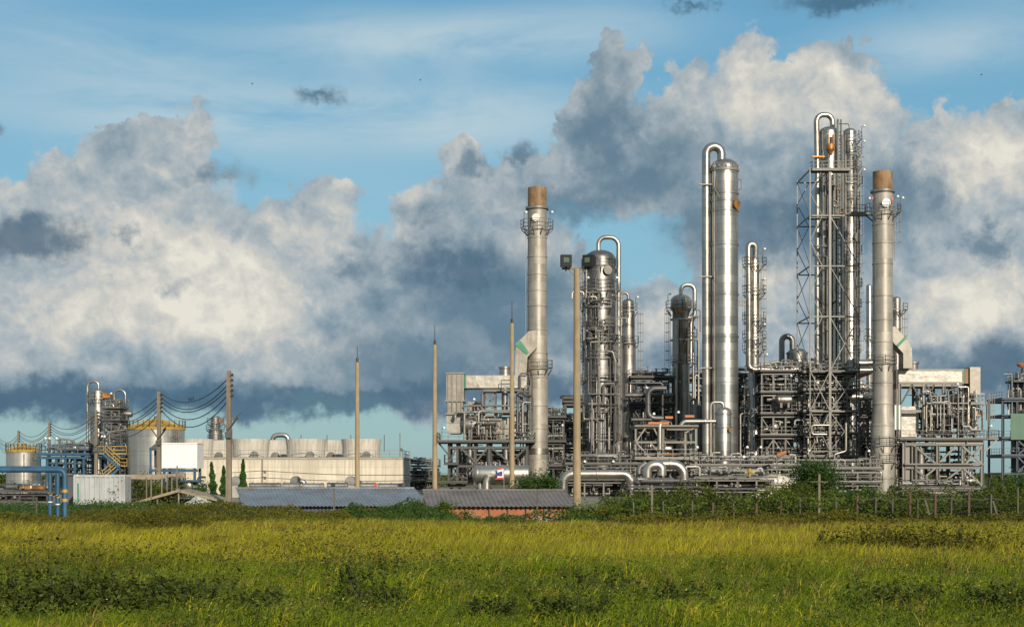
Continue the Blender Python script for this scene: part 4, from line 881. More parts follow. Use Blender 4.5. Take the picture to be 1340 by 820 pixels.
rack('pipe_rack', 'wide multi deck pipe rack running behind the lower half of the lattice tower', 'pipe rack', [1046, 1068, 1090, 1112, 1140], 216, 8, [483, 512, 541, 570, 600, 628], 35, 0.26, 'steel_grey', 10, 9, 14, 0.15, 2, lamps=2)
rack('pipe_rack', 'narrow pipe rack squeezed between the lattice tower and the right chimney', 'pipe rack', [1126, 1136, 1146], 206, 5, [520, 548, 580, 610], 36, 0.2, 'steel_grey', 6, 6, 6, 0.4, 0, lamps=1)
rack('pipe_rack', 'low dark pipe rack in the gap between the left chimney and the floodlight pole', 'pipe rack', [712, 724, 738], 206, 5, [548, 580, 612], 37, 0.2, 'steel_dark', 6, 7, 6, 0.7, 0, lamps=1)
Y = 212; Z = lambda q: PZ(q, Y); X = lambda q: PX(q, Y)
def lone(label, pts, r, mat, Y, n=16, bend=None, name='process_pipe', fl=2):
    m = MB(); P = [Vector((PX(a, Y), Y + (q[0] if q else 0), PZ(b2, Y))) for a, b2, *q in pts]; m.tube(P, r, n, bend)
    for i in range(len(P) - 1):
        d = P[i + 1] - P[i]
        if d.length > 3: 
            e = P[i].lerp(P[i + 1], 0.5); d.normalize(); m.cyl(e - d * 0.1, e + d * 0.1, r * 1.22, n=n)
    o = m.build(name, MAT[mat], None, (P[0].x, P[0].y, min(p.z for p in P)))
    return tag(o, label, 'pipe')
lone('fat dark horizontal pipe joining the slim column to the swan neck column', [(818, 517), (880, 517)], 0.36, 'pipe_dark', 211)
lone('dark U shaped pipe hanging below the fat dark horizontal pipe', [(872, 508), (848, 508), (848, 547), (868, 547)], 0.38, 'pipe_dark', 209, bend=1.0)
lone('long dark pipe with a right angle drop above the U shaped pipe', [(824, 501), (867, 501), (867, 545)], 0.17, 'pipe_dark', 210)
lone('fat short dark pipe low under the dark U shaped pipe', [(826, 549), (852, 549)], 0.3, 'pipe_dark', 209)
lone('fat silver pipe arching up and across from the foot of the floodlight pole', [(737, 652), (737, 620), (826, 620), (826, 652)], 0.52, 'pipe_bright', 172, bend=1.0)
lone('fat silver pipe bent in a tight arch below the olive table frame', [(847, 650), (847, 608), (866, 608), (866, 622)], 0.55, 'pipe_bright', 174, bend=1.2)
lone('fat silver pipe bending down below the right end of the olive table frame', [(860, 607, 1.6), (897, 607, 1.6), (897, 652, 1.6)], 0.55, 'pipe_bright', 174, bend=1.3)
lone('slim grey pipe curving up behind the two silver arch pipes', [(836, 640), (836, 612), (846, 605)], 0.35, 'pipe_grey', 178, bend=0.8)
lone('fat silver pipe running left to right on the high deck behind the lattice tower', [(1090, 475), (1142, 475)], 0.48, 'cladding', 207)
lone('second fat silver pipe just below the high deck pipe behind the lattice tower', [(1062, 484), (1150, 484)], 0.40, 'pipe_bright', 208)
lone('yellow stained pipe dipping under the high deck beside the right chimney', [(1098, 492), (1118, 494), (1140, 486)], 0.34, 'rusty_brass', 210)
lone('silver horizontal pipe halfway up behind the lattice tower, reaching the right chimney', [(1096, 519), (1142, 519)], 0.42, 'pipe_bright', 204)
lone('square bent silver pipe loop in front of the lattice tower decks', [(1082, 568), (1062, 568), (1062, 556), (1085, 556)], 0.16, 'pipe_bright', 198.5, 10)
lone('silver pipe with a kinked bend low in front of the lattice tower', [(1107, 553), (1107, 590), (1092, 594), (1092, 605)], 0.15, 'pipe_bright', 198.5, 10)
def single_drum(label, a, b2, q, r, mat, Y, axis='x', L=4.0, stand=None):
    x = PX(a, Y); z = PZ(q, Y); o = empty('horizontal_drum', (x, Y, z - r * 1.4), label, 'vessel')
    if axis == 'x': hdrum(o, (x, Y, z), (PX(b2, Y), Y, z), r, mat, 'shell', zg=z - r * 1.4)
    else: hdrum(o, (x, Y, z), (x, Y + L, z), r, mat, 'shell', zg=z - r * 1.4)
    return o
single_drum('round silver drum end facing the viewer on an upper deck behind the lattice tower', 1057, 0, 520, 0.85, 'pipe_bright', 211, 'y')
single_drum('long silver drum on the upper deck in the middle of the lattice tower', 1076, 1100, 520, 0.7, 'cladding_dull', 211.5)
single_drum('dull silver drum with dished end just left of the lattice tower', 1018, 1034, 523, 0.75, 'cladding_dull', 202)
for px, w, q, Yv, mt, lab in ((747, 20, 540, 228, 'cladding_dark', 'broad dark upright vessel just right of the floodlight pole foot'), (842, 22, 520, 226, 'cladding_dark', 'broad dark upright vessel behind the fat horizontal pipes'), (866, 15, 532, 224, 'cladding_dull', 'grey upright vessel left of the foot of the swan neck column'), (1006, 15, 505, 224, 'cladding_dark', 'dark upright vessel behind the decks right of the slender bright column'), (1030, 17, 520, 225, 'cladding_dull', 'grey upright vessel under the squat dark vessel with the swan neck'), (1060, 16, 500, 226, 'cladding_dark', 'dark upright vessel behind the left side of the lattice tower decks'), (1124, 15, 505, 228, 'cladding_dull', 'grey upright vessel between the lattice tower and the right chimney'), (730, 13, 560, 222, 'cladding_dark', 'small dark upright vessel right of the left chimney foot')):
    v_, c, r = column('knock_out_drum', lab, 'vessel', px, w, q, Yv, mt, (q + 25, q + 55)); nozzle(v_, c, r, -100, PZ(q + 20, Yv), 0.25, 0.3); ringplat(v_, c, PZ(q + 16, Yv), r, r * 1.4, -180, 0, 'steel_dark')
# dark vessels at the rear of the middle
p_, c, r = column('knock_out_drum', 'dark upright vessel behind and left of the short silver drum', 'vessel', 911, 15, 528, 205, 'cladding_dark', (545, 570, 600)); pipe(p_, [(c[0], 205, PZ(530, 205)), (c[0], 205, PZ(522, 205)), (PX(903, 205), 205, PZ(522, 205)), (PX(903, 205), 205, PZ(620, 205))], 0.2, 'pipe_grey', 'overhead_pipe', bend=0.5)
p_, c, r = column('knock_out_drum', 'small upright silver vessel with a thin neck, right of the slender bright column', 'vessel', 1003, 12, 597, 186, 'cladding_dull', (605, 620)); pipe(p_, [(c[0], 186, PZ(598, 186)), (c[0], 186, PZ(584, 186))], 0.17, 'pipe_grey', 'neck', flanges=1)
# wall of hot dark plant behind everything (boiler house steel seen through the gaps)
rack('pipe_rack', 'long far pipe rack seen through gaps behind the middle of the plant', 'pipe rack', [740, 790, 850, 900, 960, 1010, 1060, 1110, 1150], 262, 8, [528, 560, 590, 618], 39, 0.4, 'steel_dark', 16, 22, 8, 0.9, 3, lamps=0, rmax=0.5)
rack('pipe_rack', 'stacked small decks crammed with piping inside the lattice tower', 'pipe rack', [1053, 1066, 1080, 1094, 1108, 1121], 201.3, 3.2, [490, 513, 541, 570, 600], 48, 0.18, 'steel_grey', 11, 9, 14, 0.15, 1, lamps=2, rail=True)
# --- green grey table frame with its deck
Y = 184; X = lambda q: PX(q, Y); Zf = lambda q: PZ(q, Y)
tf = empty('table_frame', (X(865), Y, 0), 'olive grey braced steel table frame in front of the swan neck column', 'steel frame')
posts(tf, [X(832), X(868), X(897), X(911)], [Y, Y + 6], 0, Zf(557), 0.26, 'steel_pale'); beams(tf, [X(832), X(911)], [Y, Y + 6], [Zf(558), Zf(577), Zf(600)], 0.24, 'steel_pale')
flatplat(tf, X(830), X(913), Y - 0.5, Y + 6.4, Zf(556), '', 'steel_pale'); flatplat(tf, X(830), X(913), Y - 0.6, Y + 6, Zf(599), 'flr', 'steel_pale')
for a, b2 in (((845, 559), (832, 578)), ((855, 559), (868, 585)), ((832, 578), (850, 598)), ((897, 566), (911, 558)), ((850, 578), (868, 598))): brace(tf, (X(a[0]), Y - 0.1, Zf(a[1])), (X(b2[0]), Y - 0.1, Zf(b2[1])), 0.16, 'steel_pale')
m = MB(); m.box2((X(870), Y - 0.5, Zf(547.5)), (X(880), Y - 0.2, Zf(544.5))); m.box2((X(896), Y - 0.5, Zf(546)), (X(908), Y - 0.2, Zf(543))); m.box2((X(848), Y - 0.5, Zf(555)), (X(875), Y - 0.3, Zf(552))); m.build('hoist_beam', MAT['orange_paint'], tf)
pipe(tf, [(X(863), Y - 0.3, Zf(588)), (X(863), Y - 0.3, Zf(552)), (X(874), Y + 0.5, Zf(552))], 0.28, 'pipe_bright', n=12, bend=0.8)
pipe(tf, [(X(872), Y - 0.3, Zf(562)), (X(905), Y - 0.3, Zf(562))], 0.1, 'steel_pale'); 
rnd = random.Random(14); clutter(tf, rnd, X(833), X(910), Y + 0.6, Y + 5, Zf(598), Zf(560), 12, 13, 12, 0.55, ndrum=1); clutter(tf, rnd, X(833), X(910), Y + 0.6, Y + 5, 0.2, Zf(602), 14, 12, 12, 0.6)
lampmast(tf, (X(884), Y - 0.4, Zf(556)), 1.5); lampmast(tf, (X(852), Y - 0.4, Zf(556)), 1.3)
# --- low front racks
rack('pipe_rack', 'low front pipe rack with bundled pipes, in front of the table frame', 'pipe rack', [826, 850, 873, 897, 916], 163, 4, [640], 41, 0.2, 'steel_grey', 14, 17, 14, 0.4, 0, rail=False, lamps=0, xb=0.0, topclear=-0.6)
rack('pipe_rack', 'low front pipe rack below the short silver drum, level decks of pale pipes', 'pipe rack', [912, 938, 965, 990, 1012], 165, 4, [627, 642], 42, 0.2, 'steel_grey', 14, 16, 12, 0.25, 0, rail=False, lamps=1, xb=0.0, topclear=-0.4)
rack('pipe_rack', 'railed low pipe deck at the foot of the short silver drum and slender column', 'pipe rack', [905, 940, 975, 1010, 1044], 180, 5, [612, 630], 43, 0.2, 'steel_grey', 14, 17, 18, 0.15, 1, lamps=3, xb=0.2)
rack('pipe_rack', 'low front pipe rack with bare steel beams, below the right furnace', 'pipe rack', [1180, 1215, 1250, 1290], 168, 4, [640, 650], 44, 0.18, 'steel_grey', 10, 8, 8, 0.4, 0, rail=False, lamps=0, xb=0.5, topclear=-0.5)
rack('pipe_rack', 'low dark pipe deck behind the tree at the foot of the lattice tower', 'pipe rack', [1044, 1070, 1096, 1122, 1150], 186, 5, [616, 634], 45, 0.2, 'steel_grey', 14, 12, 12, 0.5, 1, lamps=2, xb=0.3)
rack('pipe_rack', 'low pipe deck with small valves before the dark domed column', 'pipe rack', [742, 765, 790, 815, 836], 184, 5, [610, 630], 46, 0.2, 'steel_grey', 12, 14, 14, 0.45, 0, lamps=2, xb=0.2)
rack('pipe_rack', 'distant dark pipe rack at the left edge of the furnace, beyond the cooling towers', 'pipe rack', [527, 542, 557, 572], 250, 5, [612, 628], 47, 0.25, 'steel_dark', 12, 8, 6, 0.7, 0, rail=True, lamps=1, xb=0.2)
Y = 172; X = lambda q: PX(q, Y); Zf = lambda q: PZ(q, Y)
ob = empty('pump_house', (X(1000), Y, 0), 'low beige pump house with a row of white vents, below the slender bright column', 'pump house')
boxpart(ob, 'wall', 'beige_wall', ((X(968), Y, 0), (X(1026), Y + 5, Zf(634)))); prism(ob, 'roof', 'steel_pale', [(X(966), Zf(634)), (X(1028), Zf(634)), (X(1026), Zf(631.5)), (X(968), Zf(631.5))], Y - 0.3, Y + 5.3)
m = MB()
for k in range(9): m.box2((X(970 + 6 * k), Y - 0.42, Zf(630)), (X(974 + 6 * k), Y - 0.1, Zf(627)))
m.build('vent_row', MAT['white_paint'], ob)
m = MB()
for k in range(4): m.box2((X(976 + 13 * k), Y - 0.03, Zf(650)), (X(977 + 13 * k), Y + 0.05, Zf(635)))
m.build('wall_post', MAT['steel_grey'], ob)
tk = empty('domed_tank', (X(1022), 177, 0), 'broad low cream domed tank behind the beige pump house', 'tank')
m = MB(); m.lathe((PX(1018, 177), 180, 0), [(3.0, 0), (3.0, PZ(634, 177)), (2.4, PZ(628, 177)), (1.4, PZ(622.5, 177)), (0.02, PZ(620, 177))], 36); m.build('shell', MAT['beige_wall'], tk); m = MB(); m.cyl((PX(1018, 177), 180, PZ(620, 177) - 0.1), (PX(1018, 177), 180, PZ(617, 177)), 0.2, n=10); m.build('vent', MAT['steel_grey'], tk)
Y = 176; ws = empty('wind_sock', (PX(1017, Y), Y, 0), 'orange wind sock on a thin pole left of the lattice tower', 'wind sock')
m = MB(); m.cyl((PX(1017, Y), Y, 0), (PX(1017, Y), Y, PZ(594, Y)), 0.05, n=8); m.build('pole', MAT['steel_grey'], ws)
m = MB(); m.cyl((PX(1017.5, Y), Y, PZ(596, Y)), (PX(1028, Y), Y - 0.2, PZ(591, Y)), 0.26, 0.18, 12, False); m.build('sock', MAT['orange_paint'], ws)
m = MB(); m.lathe((PX(981, 164), 164, PZ(622, 164)), [(0.1, -0.1), (0.12, 0.3), (0.3, 0.35), (0.3, 0.5), (0.12, 0.6), (0.1, 0.8)], 10); m.box((PX(981, 164), 164, PZ(617.5, 164)), (1.1, 0.22, 0.22)); tag(m.build('fire_monitor', MAT['yellow_paint'], None, (PX(981, 164), 164, PZ(622, 164))), 'yellow fire monitor on the low front pipe rack, below the slender bright column', 'fire monitor')
# --- far right structure
Y = 245; X = lambda q: PX(q, Y); Zf = lambda q: PZ(q, Y)
fr = empty('process_structure', (X(1345), Y, 0), 'blue black steel structure with a green panel at the right edge of the picture', 'structure')
posts(fr, [X(1312), X(1331), X(1352), X(1375)], [Y, Y + 7], 0, Zf(522), 0.32, 'blue_black'); beams(fr, [X(1312), X(1375)], [Y, Y + 7], [Zf(q) for q in (523, 543, 573, 596, 618)], 0.3, 'blue_black')
for q in (521, 542, 572, 595): flatplat(fr, X(1310), X(1377), Y - 0.4, Y + 7.4, Zf(q), 'fl' if q in (521, 595, 572) else '', 'blue_black')
for q in (545, 575, 597): 
    brace(fr, (X(1331), Y - 0.1, Zf(q)), (X(1352), Y - 0.1, Zf(q + 20)), 0.22, 'blue_black'); brace(fr, (X(1352), Y - 0.35, Zf(q)), (X(1331), Y - 0.35, Zf(q + 20)), 0.22, 'blue_black')
boxpart(fr, 'green_panel', 'green_sheet', ((X(1321), Y - 0.62, Zf(575)), (X(1374), Y - 0.55, Zf(541))))
for px, w, q in ((1331, 5, 494), (1337, 6, 486), (1345, 7, 480), (1360, 9, 470)): pipe(fr, [(X(px), Y + 2, Zf(590)), (X(px), Y + 2, Zf(q))], w * 0.06, 'cladding_dark', 'riser', 14, flanges=3)
rnd = random.Random(9); boxpart(fr, 'dark_panel', 'blue_black', ((X(1334), Y + 4, Zf(618)), (X(1374), Y + 4.2, Zf(576)))); boxpart(fr, 'dark_panel', 'blue_black', ((X(1333), Y + 4, Zf(540)), (X(1374), Y + 4.2, Zf(492))))
clutter(fr, rnd, X(1322), X(1372), Y - 0.2, Y + 3, Zf(542), Zf(490), 16, 20, 10, 0.8); clutter(fr, rnd, X(1330), X(1372), Y, Y + 3, Zf(618), Zf(575), 8, 9, 6, 0.8)
flatplat(fr, X(1326), X(1362), Y, Y + 4, Zf(498), 'fl', 'blue_black')
m = MB(); m.lathe((X(1340), Y + 1.5, Zf(477)), [(0.1, -0.3), (0.5, -0.2), (0.7, 0.2), (0.3, 0.4)], 12); m.build('warning_light', MAT['orange_paint'], fr)
# ---------------------------------------------------------------- left hand side
def tank(label, px0, px1, qrim, qpeak, Y, ov=0.0):
    c = (PX((px0 + px1) / 2, Y), Y); r = (px1 - px0) / 2 * Y / F; zr = PZ(qrim, Y); zp = PZ(qpeak, Y)
    par = empty('storage_tank', (c[0], Y, 0), label, 'tank')
    m = MB(); m.lathe((c[0], Y, 0), [(r, 0), (r, zr)], 56); 
    for k in range(1, 5): m.lathe((c[0], Y, 0), [(r * 0.999, zr * k / 5 - 0.03), (r + 0.04, zr * k / 5 - 0.03), (r + 0.04, zr * k / 5 + 0.03), (r * 0.999, zr * k / 5 + 0.03)], 56, False)
    m.build('shell', MAT['tank_plate'], par)
    m = MB(); m.lathe((c[0], Y, 0), [(r + 0.10, zr - 0.16), (r + 0.12, zr + 0.06), (r * 0.5, zr + (zp - zr) * 0.55), (0.4, zp), (0.02, zp)], 48, False); o = m.build('cone_roof', MAT['yellow_paint'], par)
    m = MB()
    for k in range(22):
        a = 2 * PI * k / 22; m.bar((c[0] + (r + .1) * math.cos(a), Y + (r + .1) * math.sin(a), zr + 0.12), (c[0] + 0.4 * math.cos(a), Y + 0.4 * math.sin(a), zp + 0.10), 0.14)
    m.build('rafter', MAT['yellow_paint'], o)
    m = MB(); pts = [(c[0] + (r + .1) * math.cos(2 * PI * k / 28), Y + (r + .1) * math.sin(2 * PI * k / 28), zr + 0.05) for k in range(29)]; rails(m, pts, step=3, t=0.05); m.build('railing', MAT['yellow_paint'], o)
    m = MB(); m.cyl((c[0], Y, zp - 0.1), (c[0], Y, zp + 0.5), 0.3, n=12); m.build('vent', MAT['steel_grey'], o)
    ladder(par, c, r, -40, 0.2, zr)
    pipe(par, [(c[0] + r * 0.35, Y - r - 0.1, 0.3), (c[0] + r * 0.35, Y - r - 0.1, zr - 0.4)], 0.09, 'pipe_grey')
    return par
tank('large silver storage tank with a yellow conical roof, behind the white cabin', 168, 241, 561, 549, 202)
tank('smaller silver storage tank with a yellow conical roof, near the left edge', 9, 53, 590, 584, 222)
Y = 238; Zf = lambda q: PZ(q, Y); X = lambda q: PX(q, Y)
p_, c, r = column('process_column', 'silver column with swan neck pipe down its left side, far left behind the blue rack', 'column', 128, 19, 508, Y, 'cladding', (512, 527, 545, 560))
pipe(p_, [(X(129), Y, Zf(510)), (X(129), Y, Zf(499)), (X(114.5), Y, Zf(499)), (X(114.5), Y, Zf(640))], 0.2, 'pipe_bright', 'overhead_pipe', 12, bend=0.85)
m = MB(); m.box2((X(137), Y - 1.4, Zf(521)), (X(147), Y + 1, Zf(514.5))); m.build('brown_platform', MAT['rusty_brass'], p_); ringplat(p_, c, Zf(522), r, r * 1.5, -180, 0, 'steel_dark'); ringplat(p_, c, Zf(548), r, r * 1.6, -180, 0, 'steel_grey')
p_, c, r = column('process_column', 'shorter silver column with swan neck pipe down its right side, behind the large tank', 'column', 156.5, 12, 522, Y - 3, 'cladding', (535, 550))
pipe(p_, [(X(156), Y - 3, Zf(524)), (X(156), Y - 3, Zf(511.5)), (X(170.5), Y - 3, Zf(511.5)), (X(170.5), Y - 3, Zf(640))], 0.17, 'pipe_bright', 'overhead_pipe', 12, bend=0.8); ringplat(p_, c, Zf(532), r, r * 2.0, -180, 0, 'steel_dark')
rack('process_structure', 'grey deck structure with pipes between the two far left silver columns', 'structure', [136, 146, 156], 231, 4, [536, 552, 572], 60, 0.22, 'steel_grey', 8, 9, 7, 0.4, 1, lamps=1)
br = rack('pipe_rack', 'long blue pipe rack with crowded top deck, between the two yellow roofed tanks', 'pipe rack', [51, 62, 74, 86, 98, 110, 122], 206, 5, [597], 61, 0.34, 'blue_paint', 16, 16, 10, 0.4, 2, lamps=3, topclear=0.4, xb=0.0)
rnd = random.Random(77); clutter(br, rnd, PX(72, 206), PX(122, 206), 206.5, 210, PZ(596, 206), PZ(578, 206), 14, 22, 10, 0.15, ndrum=2)
b2 = rack('stair_structure', 'blue steel frame with yellow stair railings, right end of the blue rack', 'steel frame', [124, 138, 152, 168], 203, 5, [595], 62, 0.3, 'blue_paint', 10, 12, 6, 0.4, 0, lamps=2, topclear=0.5, xb=0.0)
Y = 202; X = lambda q: PX(q, Y); Zf = lambda q: PZ(q, Y)
m = MB(); m.bar((X(137), Y - 0.6, Zf(594)), (X(158), Y - 0.6, Zf(612)), 0.3); m.bar((X(158), Y - 0.6, Zf(612)), (X(140), Y - 0.6, Zf(628)), 0.3); m.build('stair_stringer', MAT['blue_paint'], b2)
m = MB(); rails(m, [(X(140), Y - 0.7, Zf(592)), (X(160), Y - 0.7, Zf(610)), (X(168), Y - 0.7, Zf(610))], t=0.09); rails(m, [(X(156), Y - 0.7, Zf(609)), (X(136), Y - 0.7, Zf(626))], t=0.09); rails(m, [(X(124), Y - 0.7, Zf(594)), (X(138), Y - 0.7, Zf(594))], t=0.09); rails(m, [(X(146), Y - 0.2, Zf(594)), (X(166), Y - 0.2, Zf(594))], t=0.09); m.build('stair_rail', MAT['yellow_paint'], b2)
clutter(b2, random.Random(78), X(126), X(166), Y + 1, Y + 4, Zf(595), Zf(568), 10, 16, 8, 0.2)
# --- blue gantry pipe
Y = 80; X = lambda q: PX(q, Y); Zf = lambda q: PZ(q, Y)
g = empty('pipe_gantry', (X(76), Y, 0), 'blue painted pipe gantry on three striped legs at the left edge of the field', 'gantry')
pipe(g, [(X(-40), Y, Zf(614.5)), (X(85), Y, Zf(614.5)), (X(85), Y, -0.1)], 0.135, 'blue_paint', 'main_pipe', 16, bend=0.32)
pipe(g, [(X(-40), Y + 1.1, Zf(612.5)), (X(76), Y + 1.1, Zf(612.5)), (X(76), Y + 1.1, -0.1)], 0.13, 'blue_paint', 'main_pipe', 16, bend=0.32)
for px in (66, 76): 
    m = MB(); m.cyl((X(px), Y - 0.05, -0.1), (X(px), Y - 0.05, Zf(618)), 0.115, n=14); m.build('leg', MAT['blue_paint'], g)
m = MB(); m.box2((X(60), Y - 0.16, Zf(620)), (X(81), Y + 0.16, Zf(618.3))); m.build('saddle_plate', MAT['blue_paint'], g)
for px, q in ((66, 646), (76, 649), (85, 642), (85, 654)):
    m = MB(); rr = 0.12 if px < 80 else 0.155; m.cyl((X(px), Y - (0.05 if px < 80 else 0), Zf(q + 2)), (X(px), Y - (0.05 if px < 80 else 0), Zf(q - 2)), rr, n=14); m.build('yellow_band', MAT['yellow_paint'], g)
    if px < 80:
        m = MB(); m.bar((X(px) - 0.1, Y - 0.2, Zf(q + 1.6)), (X(px) + 0.1, Y - 0.2, Zf(q - 1.6)), 0.05); m.build('black_stripe', MAT['black'], g)
        m = MB(); m.cyl((X(px), Y - 0.05, Zf(q + 11)), (X(px), Y - 0.05, Zf(q + 9.6)), 0.119, n=14); m.build('white_band', MAT['white_paint'], g)
# --- site container
def corrugated(m, x0, x1, y, z0, z1, pitch, amp):
    n = int((x1 - x0) / pitch); xs = []
    for k in range(n):
        a = x0 + (x1 - x0) * k / n; w = (x1 - x0) / n
        xs += [(a, y), (a + w * 0.38, y), (a + w * 0.5, y + amp), (a + w * 0.88, y + amp)]
    xs.append((x1, y)); b = len(m.v)
    for x, yy in xs: m.v.append((x, yy, z0)); m.v.append((x, yy, z1))
    for i in range(len(xs) - 1): m.f.append((b + 2 * i, b + 2 * i + 2, b + 2 * i + 3, b + 2 * i + 1))
Y = 126; X = lambda q: PX(q, Y); Zf = lambda q: PZ(q, Y)
ct = empty('container', (X(130), Y, 0), 'pale grey corrugated steel container with black scribbles at its right end', 'container')
m = MB(); corrugated(m, X(98.5), X(161.8), Y + 0.03, 0.22, Zf(623.5), 0.38, 0.05); m.build('side_wall', MAT['container_grey'], ct, ang=15)
boxpart(ct, 'body', 'container_grey', ((X(98), Y + 0.12, 0.16), (X(162), Y + 2.4, Zf(623))))
m = MB()
for q in (97.3, 162.5): m.box2((X(q) - 0.07, Y - 0.03, 0.12), (X(q) + 0.07, Y + 0.13, Zf(621.3)))
m.box2((X(97.3) + 0.072, Y - 0.02, 0.1), (X(162.5) - 0.072, Y + 0.11, 0.24)); m.box2((X(97.3) + 0.072, Y - 0.02, Zf(624)), (X(162.5) - 0.072, Y + 0.11, Zf(621.6))); m.build('corner_frame', MAT['container_grey'], ct)
boxpart(ct, 'roof', 'white_paint', ((X(97), Y + 0.02, Zf(621.2)), (X(163), Y + 2.45, Zf(620.8))))
m = MB(); rnd = random.Random(12)
for k in range(14):
    a, b3 = rnd.uniform(143, 160), rnd.uniform(634, 660); pts = [(X(a + rnd.uniform(-2.5, 2.5)), Y - 0.004, Zf(b3 + rnd.uniform(-3, 3))) for _ in range(4)]
    for p, q in zip(pts[:-1], pts[1:]): m.bar(p, q, 0.05, 0.012)
m.build('scribble', MAT['shed_dark'], ct)
m = MB(); m.box2((X(101), Y + 0.005, 0.3), (X(103), Y + 0.028, Zf(632))); m.build('green_strip', MAT['green_paint'], ct)
sh = empty('container_shaded_end', (X(78), Y + 6, 0), 'dark grey box painted as the shaded end of the pale grey container', 'container end')  # separate box whose dark colour stands in for the container's shaded left face
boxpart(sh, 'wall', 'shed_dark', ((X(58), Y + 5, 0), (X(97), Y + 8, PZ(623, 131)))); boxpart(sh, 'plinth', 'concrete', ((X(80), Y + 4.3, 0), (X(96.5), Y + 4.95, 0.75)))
rack('pipe_rack', 'low dark pipe bundle on short posts at the far left behind the blue gantry', 'pipe rack', [-12, 8, 26, 44, 62], 150, 3, [646], 63, 0.2, 'steel_dark', 16, 4, 6, 0.9, 0, rail=False, lamps=0, xb=0, topclear=-0.8)
# --- white cabin on blue legs
Y = 172; X = lambda q: PX(q, Y); Zf = lambda q: PZ(q, Y)
cb = empty('cabin', (X(235), Y, 0), 'plain white box cabin raised on blue steel legs in front of the large tank', 'cabin')
boxpart(cb, 'wall', 'white_paint', ((X(211.5), Y, Zf(612)), (X(258), Y + 3.5, Zf(580.5)))); boxpart(cb, 'roof', 'white_paint', ((X(211), Y - 0.08, Zf(580.4)), (X(258.6), Y + 3.6, Zf(579))))
posts(cb, [X(196), X(214), X(254)], [Y + 0.3, Y + 3.2], 0, Zf(612.3), 0.26, 'blue_paint', 'leg')
m = MB(); m.box2((X(195), Y + 0.2, Zf(617)), (X(197), Y + 0.5, Zf(585))); m.box2((X(205), Y + 0.2, Zf(617)), (X(206.5), Y + 0.5, Zf(585))); m.box2((X(195), Y + 0.19, Zf(589)), (X(211), Y + 0.51, Zf(587))); m.box2((X(195), Y + 0.18, Zf(617)), (X(258), Y + 0.49, Zf(613.4))); m.build('side_frame', MAT['blue_paint'], cb)
prism(cb, 'porch_roof', 'shed_dark', [(X(194), Zf(587)), (X(211), Zf(587)), (X(211), Zf(580)), (X(203), Zf(580))], Y + 0.1, Y + 3); boxpart(cb, 'porch_wall', 'shed_dark', ((X(197.5), Y + 1.5, Zf(612)), (X(211), Y + 1.7, Zf(588))))
boxpart(cb, 'lower_deck', 'blue_paint', ((X(228), Y - 0.6, Zf(630)), (X(262), Y + 2, Zf(627.5)))); clutter(cb, random.Random(80), X(228), X(268), Y - 0.4, Y + 1.5, 0.3, Zf(628), 8, 6, 6, 0.2, ndrum=2)
# --- sheds of timber, rubble heap
Y = 128; X = lambda q: PX(q, Y); Zf = lambda q: PZ(q, Y)
os_ = empty('open_shed', (X(233), Y, 0), 'low open shed with shallow timber gable roof before the white cabin', 'shed')
m = MB()
for a, b3 in (((171, 657.5), (233, 640)), ((233, 640), (296, 655))): 
    p, q = Vector((X(a[0]), 0, Zf(a[1]))), Vector((X(b3[0]), 0, Zf(b3[1]))); k = len(m.v); t = 0.22
    for y in (Y, Y + 5): m.v.extend([(p.x, y, p.z), (q.x, y, q.z), (q.x, y, q.z - t), (p.x, y, p.z - t)])
    for f in ((0, 1, 2, 3), (7, 6, 5, 4), (0, 4, 5, 1), (1, 5, 6, 2), (2, 6, 7, 3), (3, 7, 4, 0)): m.f.append(tuple(k + i for i in f))
m.build('roof', MAT['timber'], os_, ang=10)
for px, q in ((182, 655), (205, 649), (233, 642), (258, 647), (284, 654)): MB().box2((X(px) - 0.06, Y + 0.2, -0.1), (X(px) + 0.06, Y + 0.32, Zf(q))).build('post', MAT['timber'], os_)
boxpart(os_, 'back_wall', 'shed_dark', ((X(178), Y + 4.6, 0), (X(290), Y + 4.7, 0.5)))
lt = empty('canopy', (X(200), Y + 4, 0), 'flat weathered canopy on thin bare poles right of the grey container', 'canopy')
m = MB(); k = 0; m.v.extend([(PX(a, 133 + d), 133 + d, PZ(b3, 133)) for d in (0, 4) for a, b3 in ((163, 621), (235, 619.5), (235, 621.5), (205, 627), (163, 626))])
m.f += [(0, 1, 2, 3, 4), (9, 8, 7, 6, 5)] + [(i, i + 5, (i + 1) % 5 + 5, (i + 1) % 5) for i in range(5)]; m.build('roof', MAT['timber'], lt, ang=10)
for px, q in ((192, 624), (198, 625), (212, 624), (219, 622), (225, 621), (232, 609)): MB().box2((PX(px, 132.8) - 0.05, 132.7, 0), (PX(px, 132.8) + 0.05, 132.8, PZ(q, 132.8))).build('pole', MAT['pole_weathered'], lt)
m = MB(); rnd = random.Random(2); n = 26; nx = 40
g_ = []
for j in range(9):
    row = []
    for i in range(nx + 1):
        u = i / nx; px = 232 + 58 * u; pk = 1 - abs((px - 257) / (25 if px < 257 else 33)); vv = 1 - abs(j - 4) / 4.0
        h = max(0, min(pk, 0.95)) * 0.95 * vv ** 0.7 + (rnd.uniform(-0.05, 0.05) if pk > 0.05 and 0 < j < 8 else 0)
        row.append((PX(px, 121), 119.5 + j * 0.5, max(h, -0.05)))
    g_.append(row)
m.quadring(g_, False, False, False); tag(m.build('rubble_heap', MAT['old_white'], None, (PX(258, 121), 121, 0), ang=180), 'small heap of broken whitish rubble by the open shed, near the tall leftmost power pole base', 'rubble heap')['label'] = 'small pointed heap of whitish rubble in front of the open timber shed'
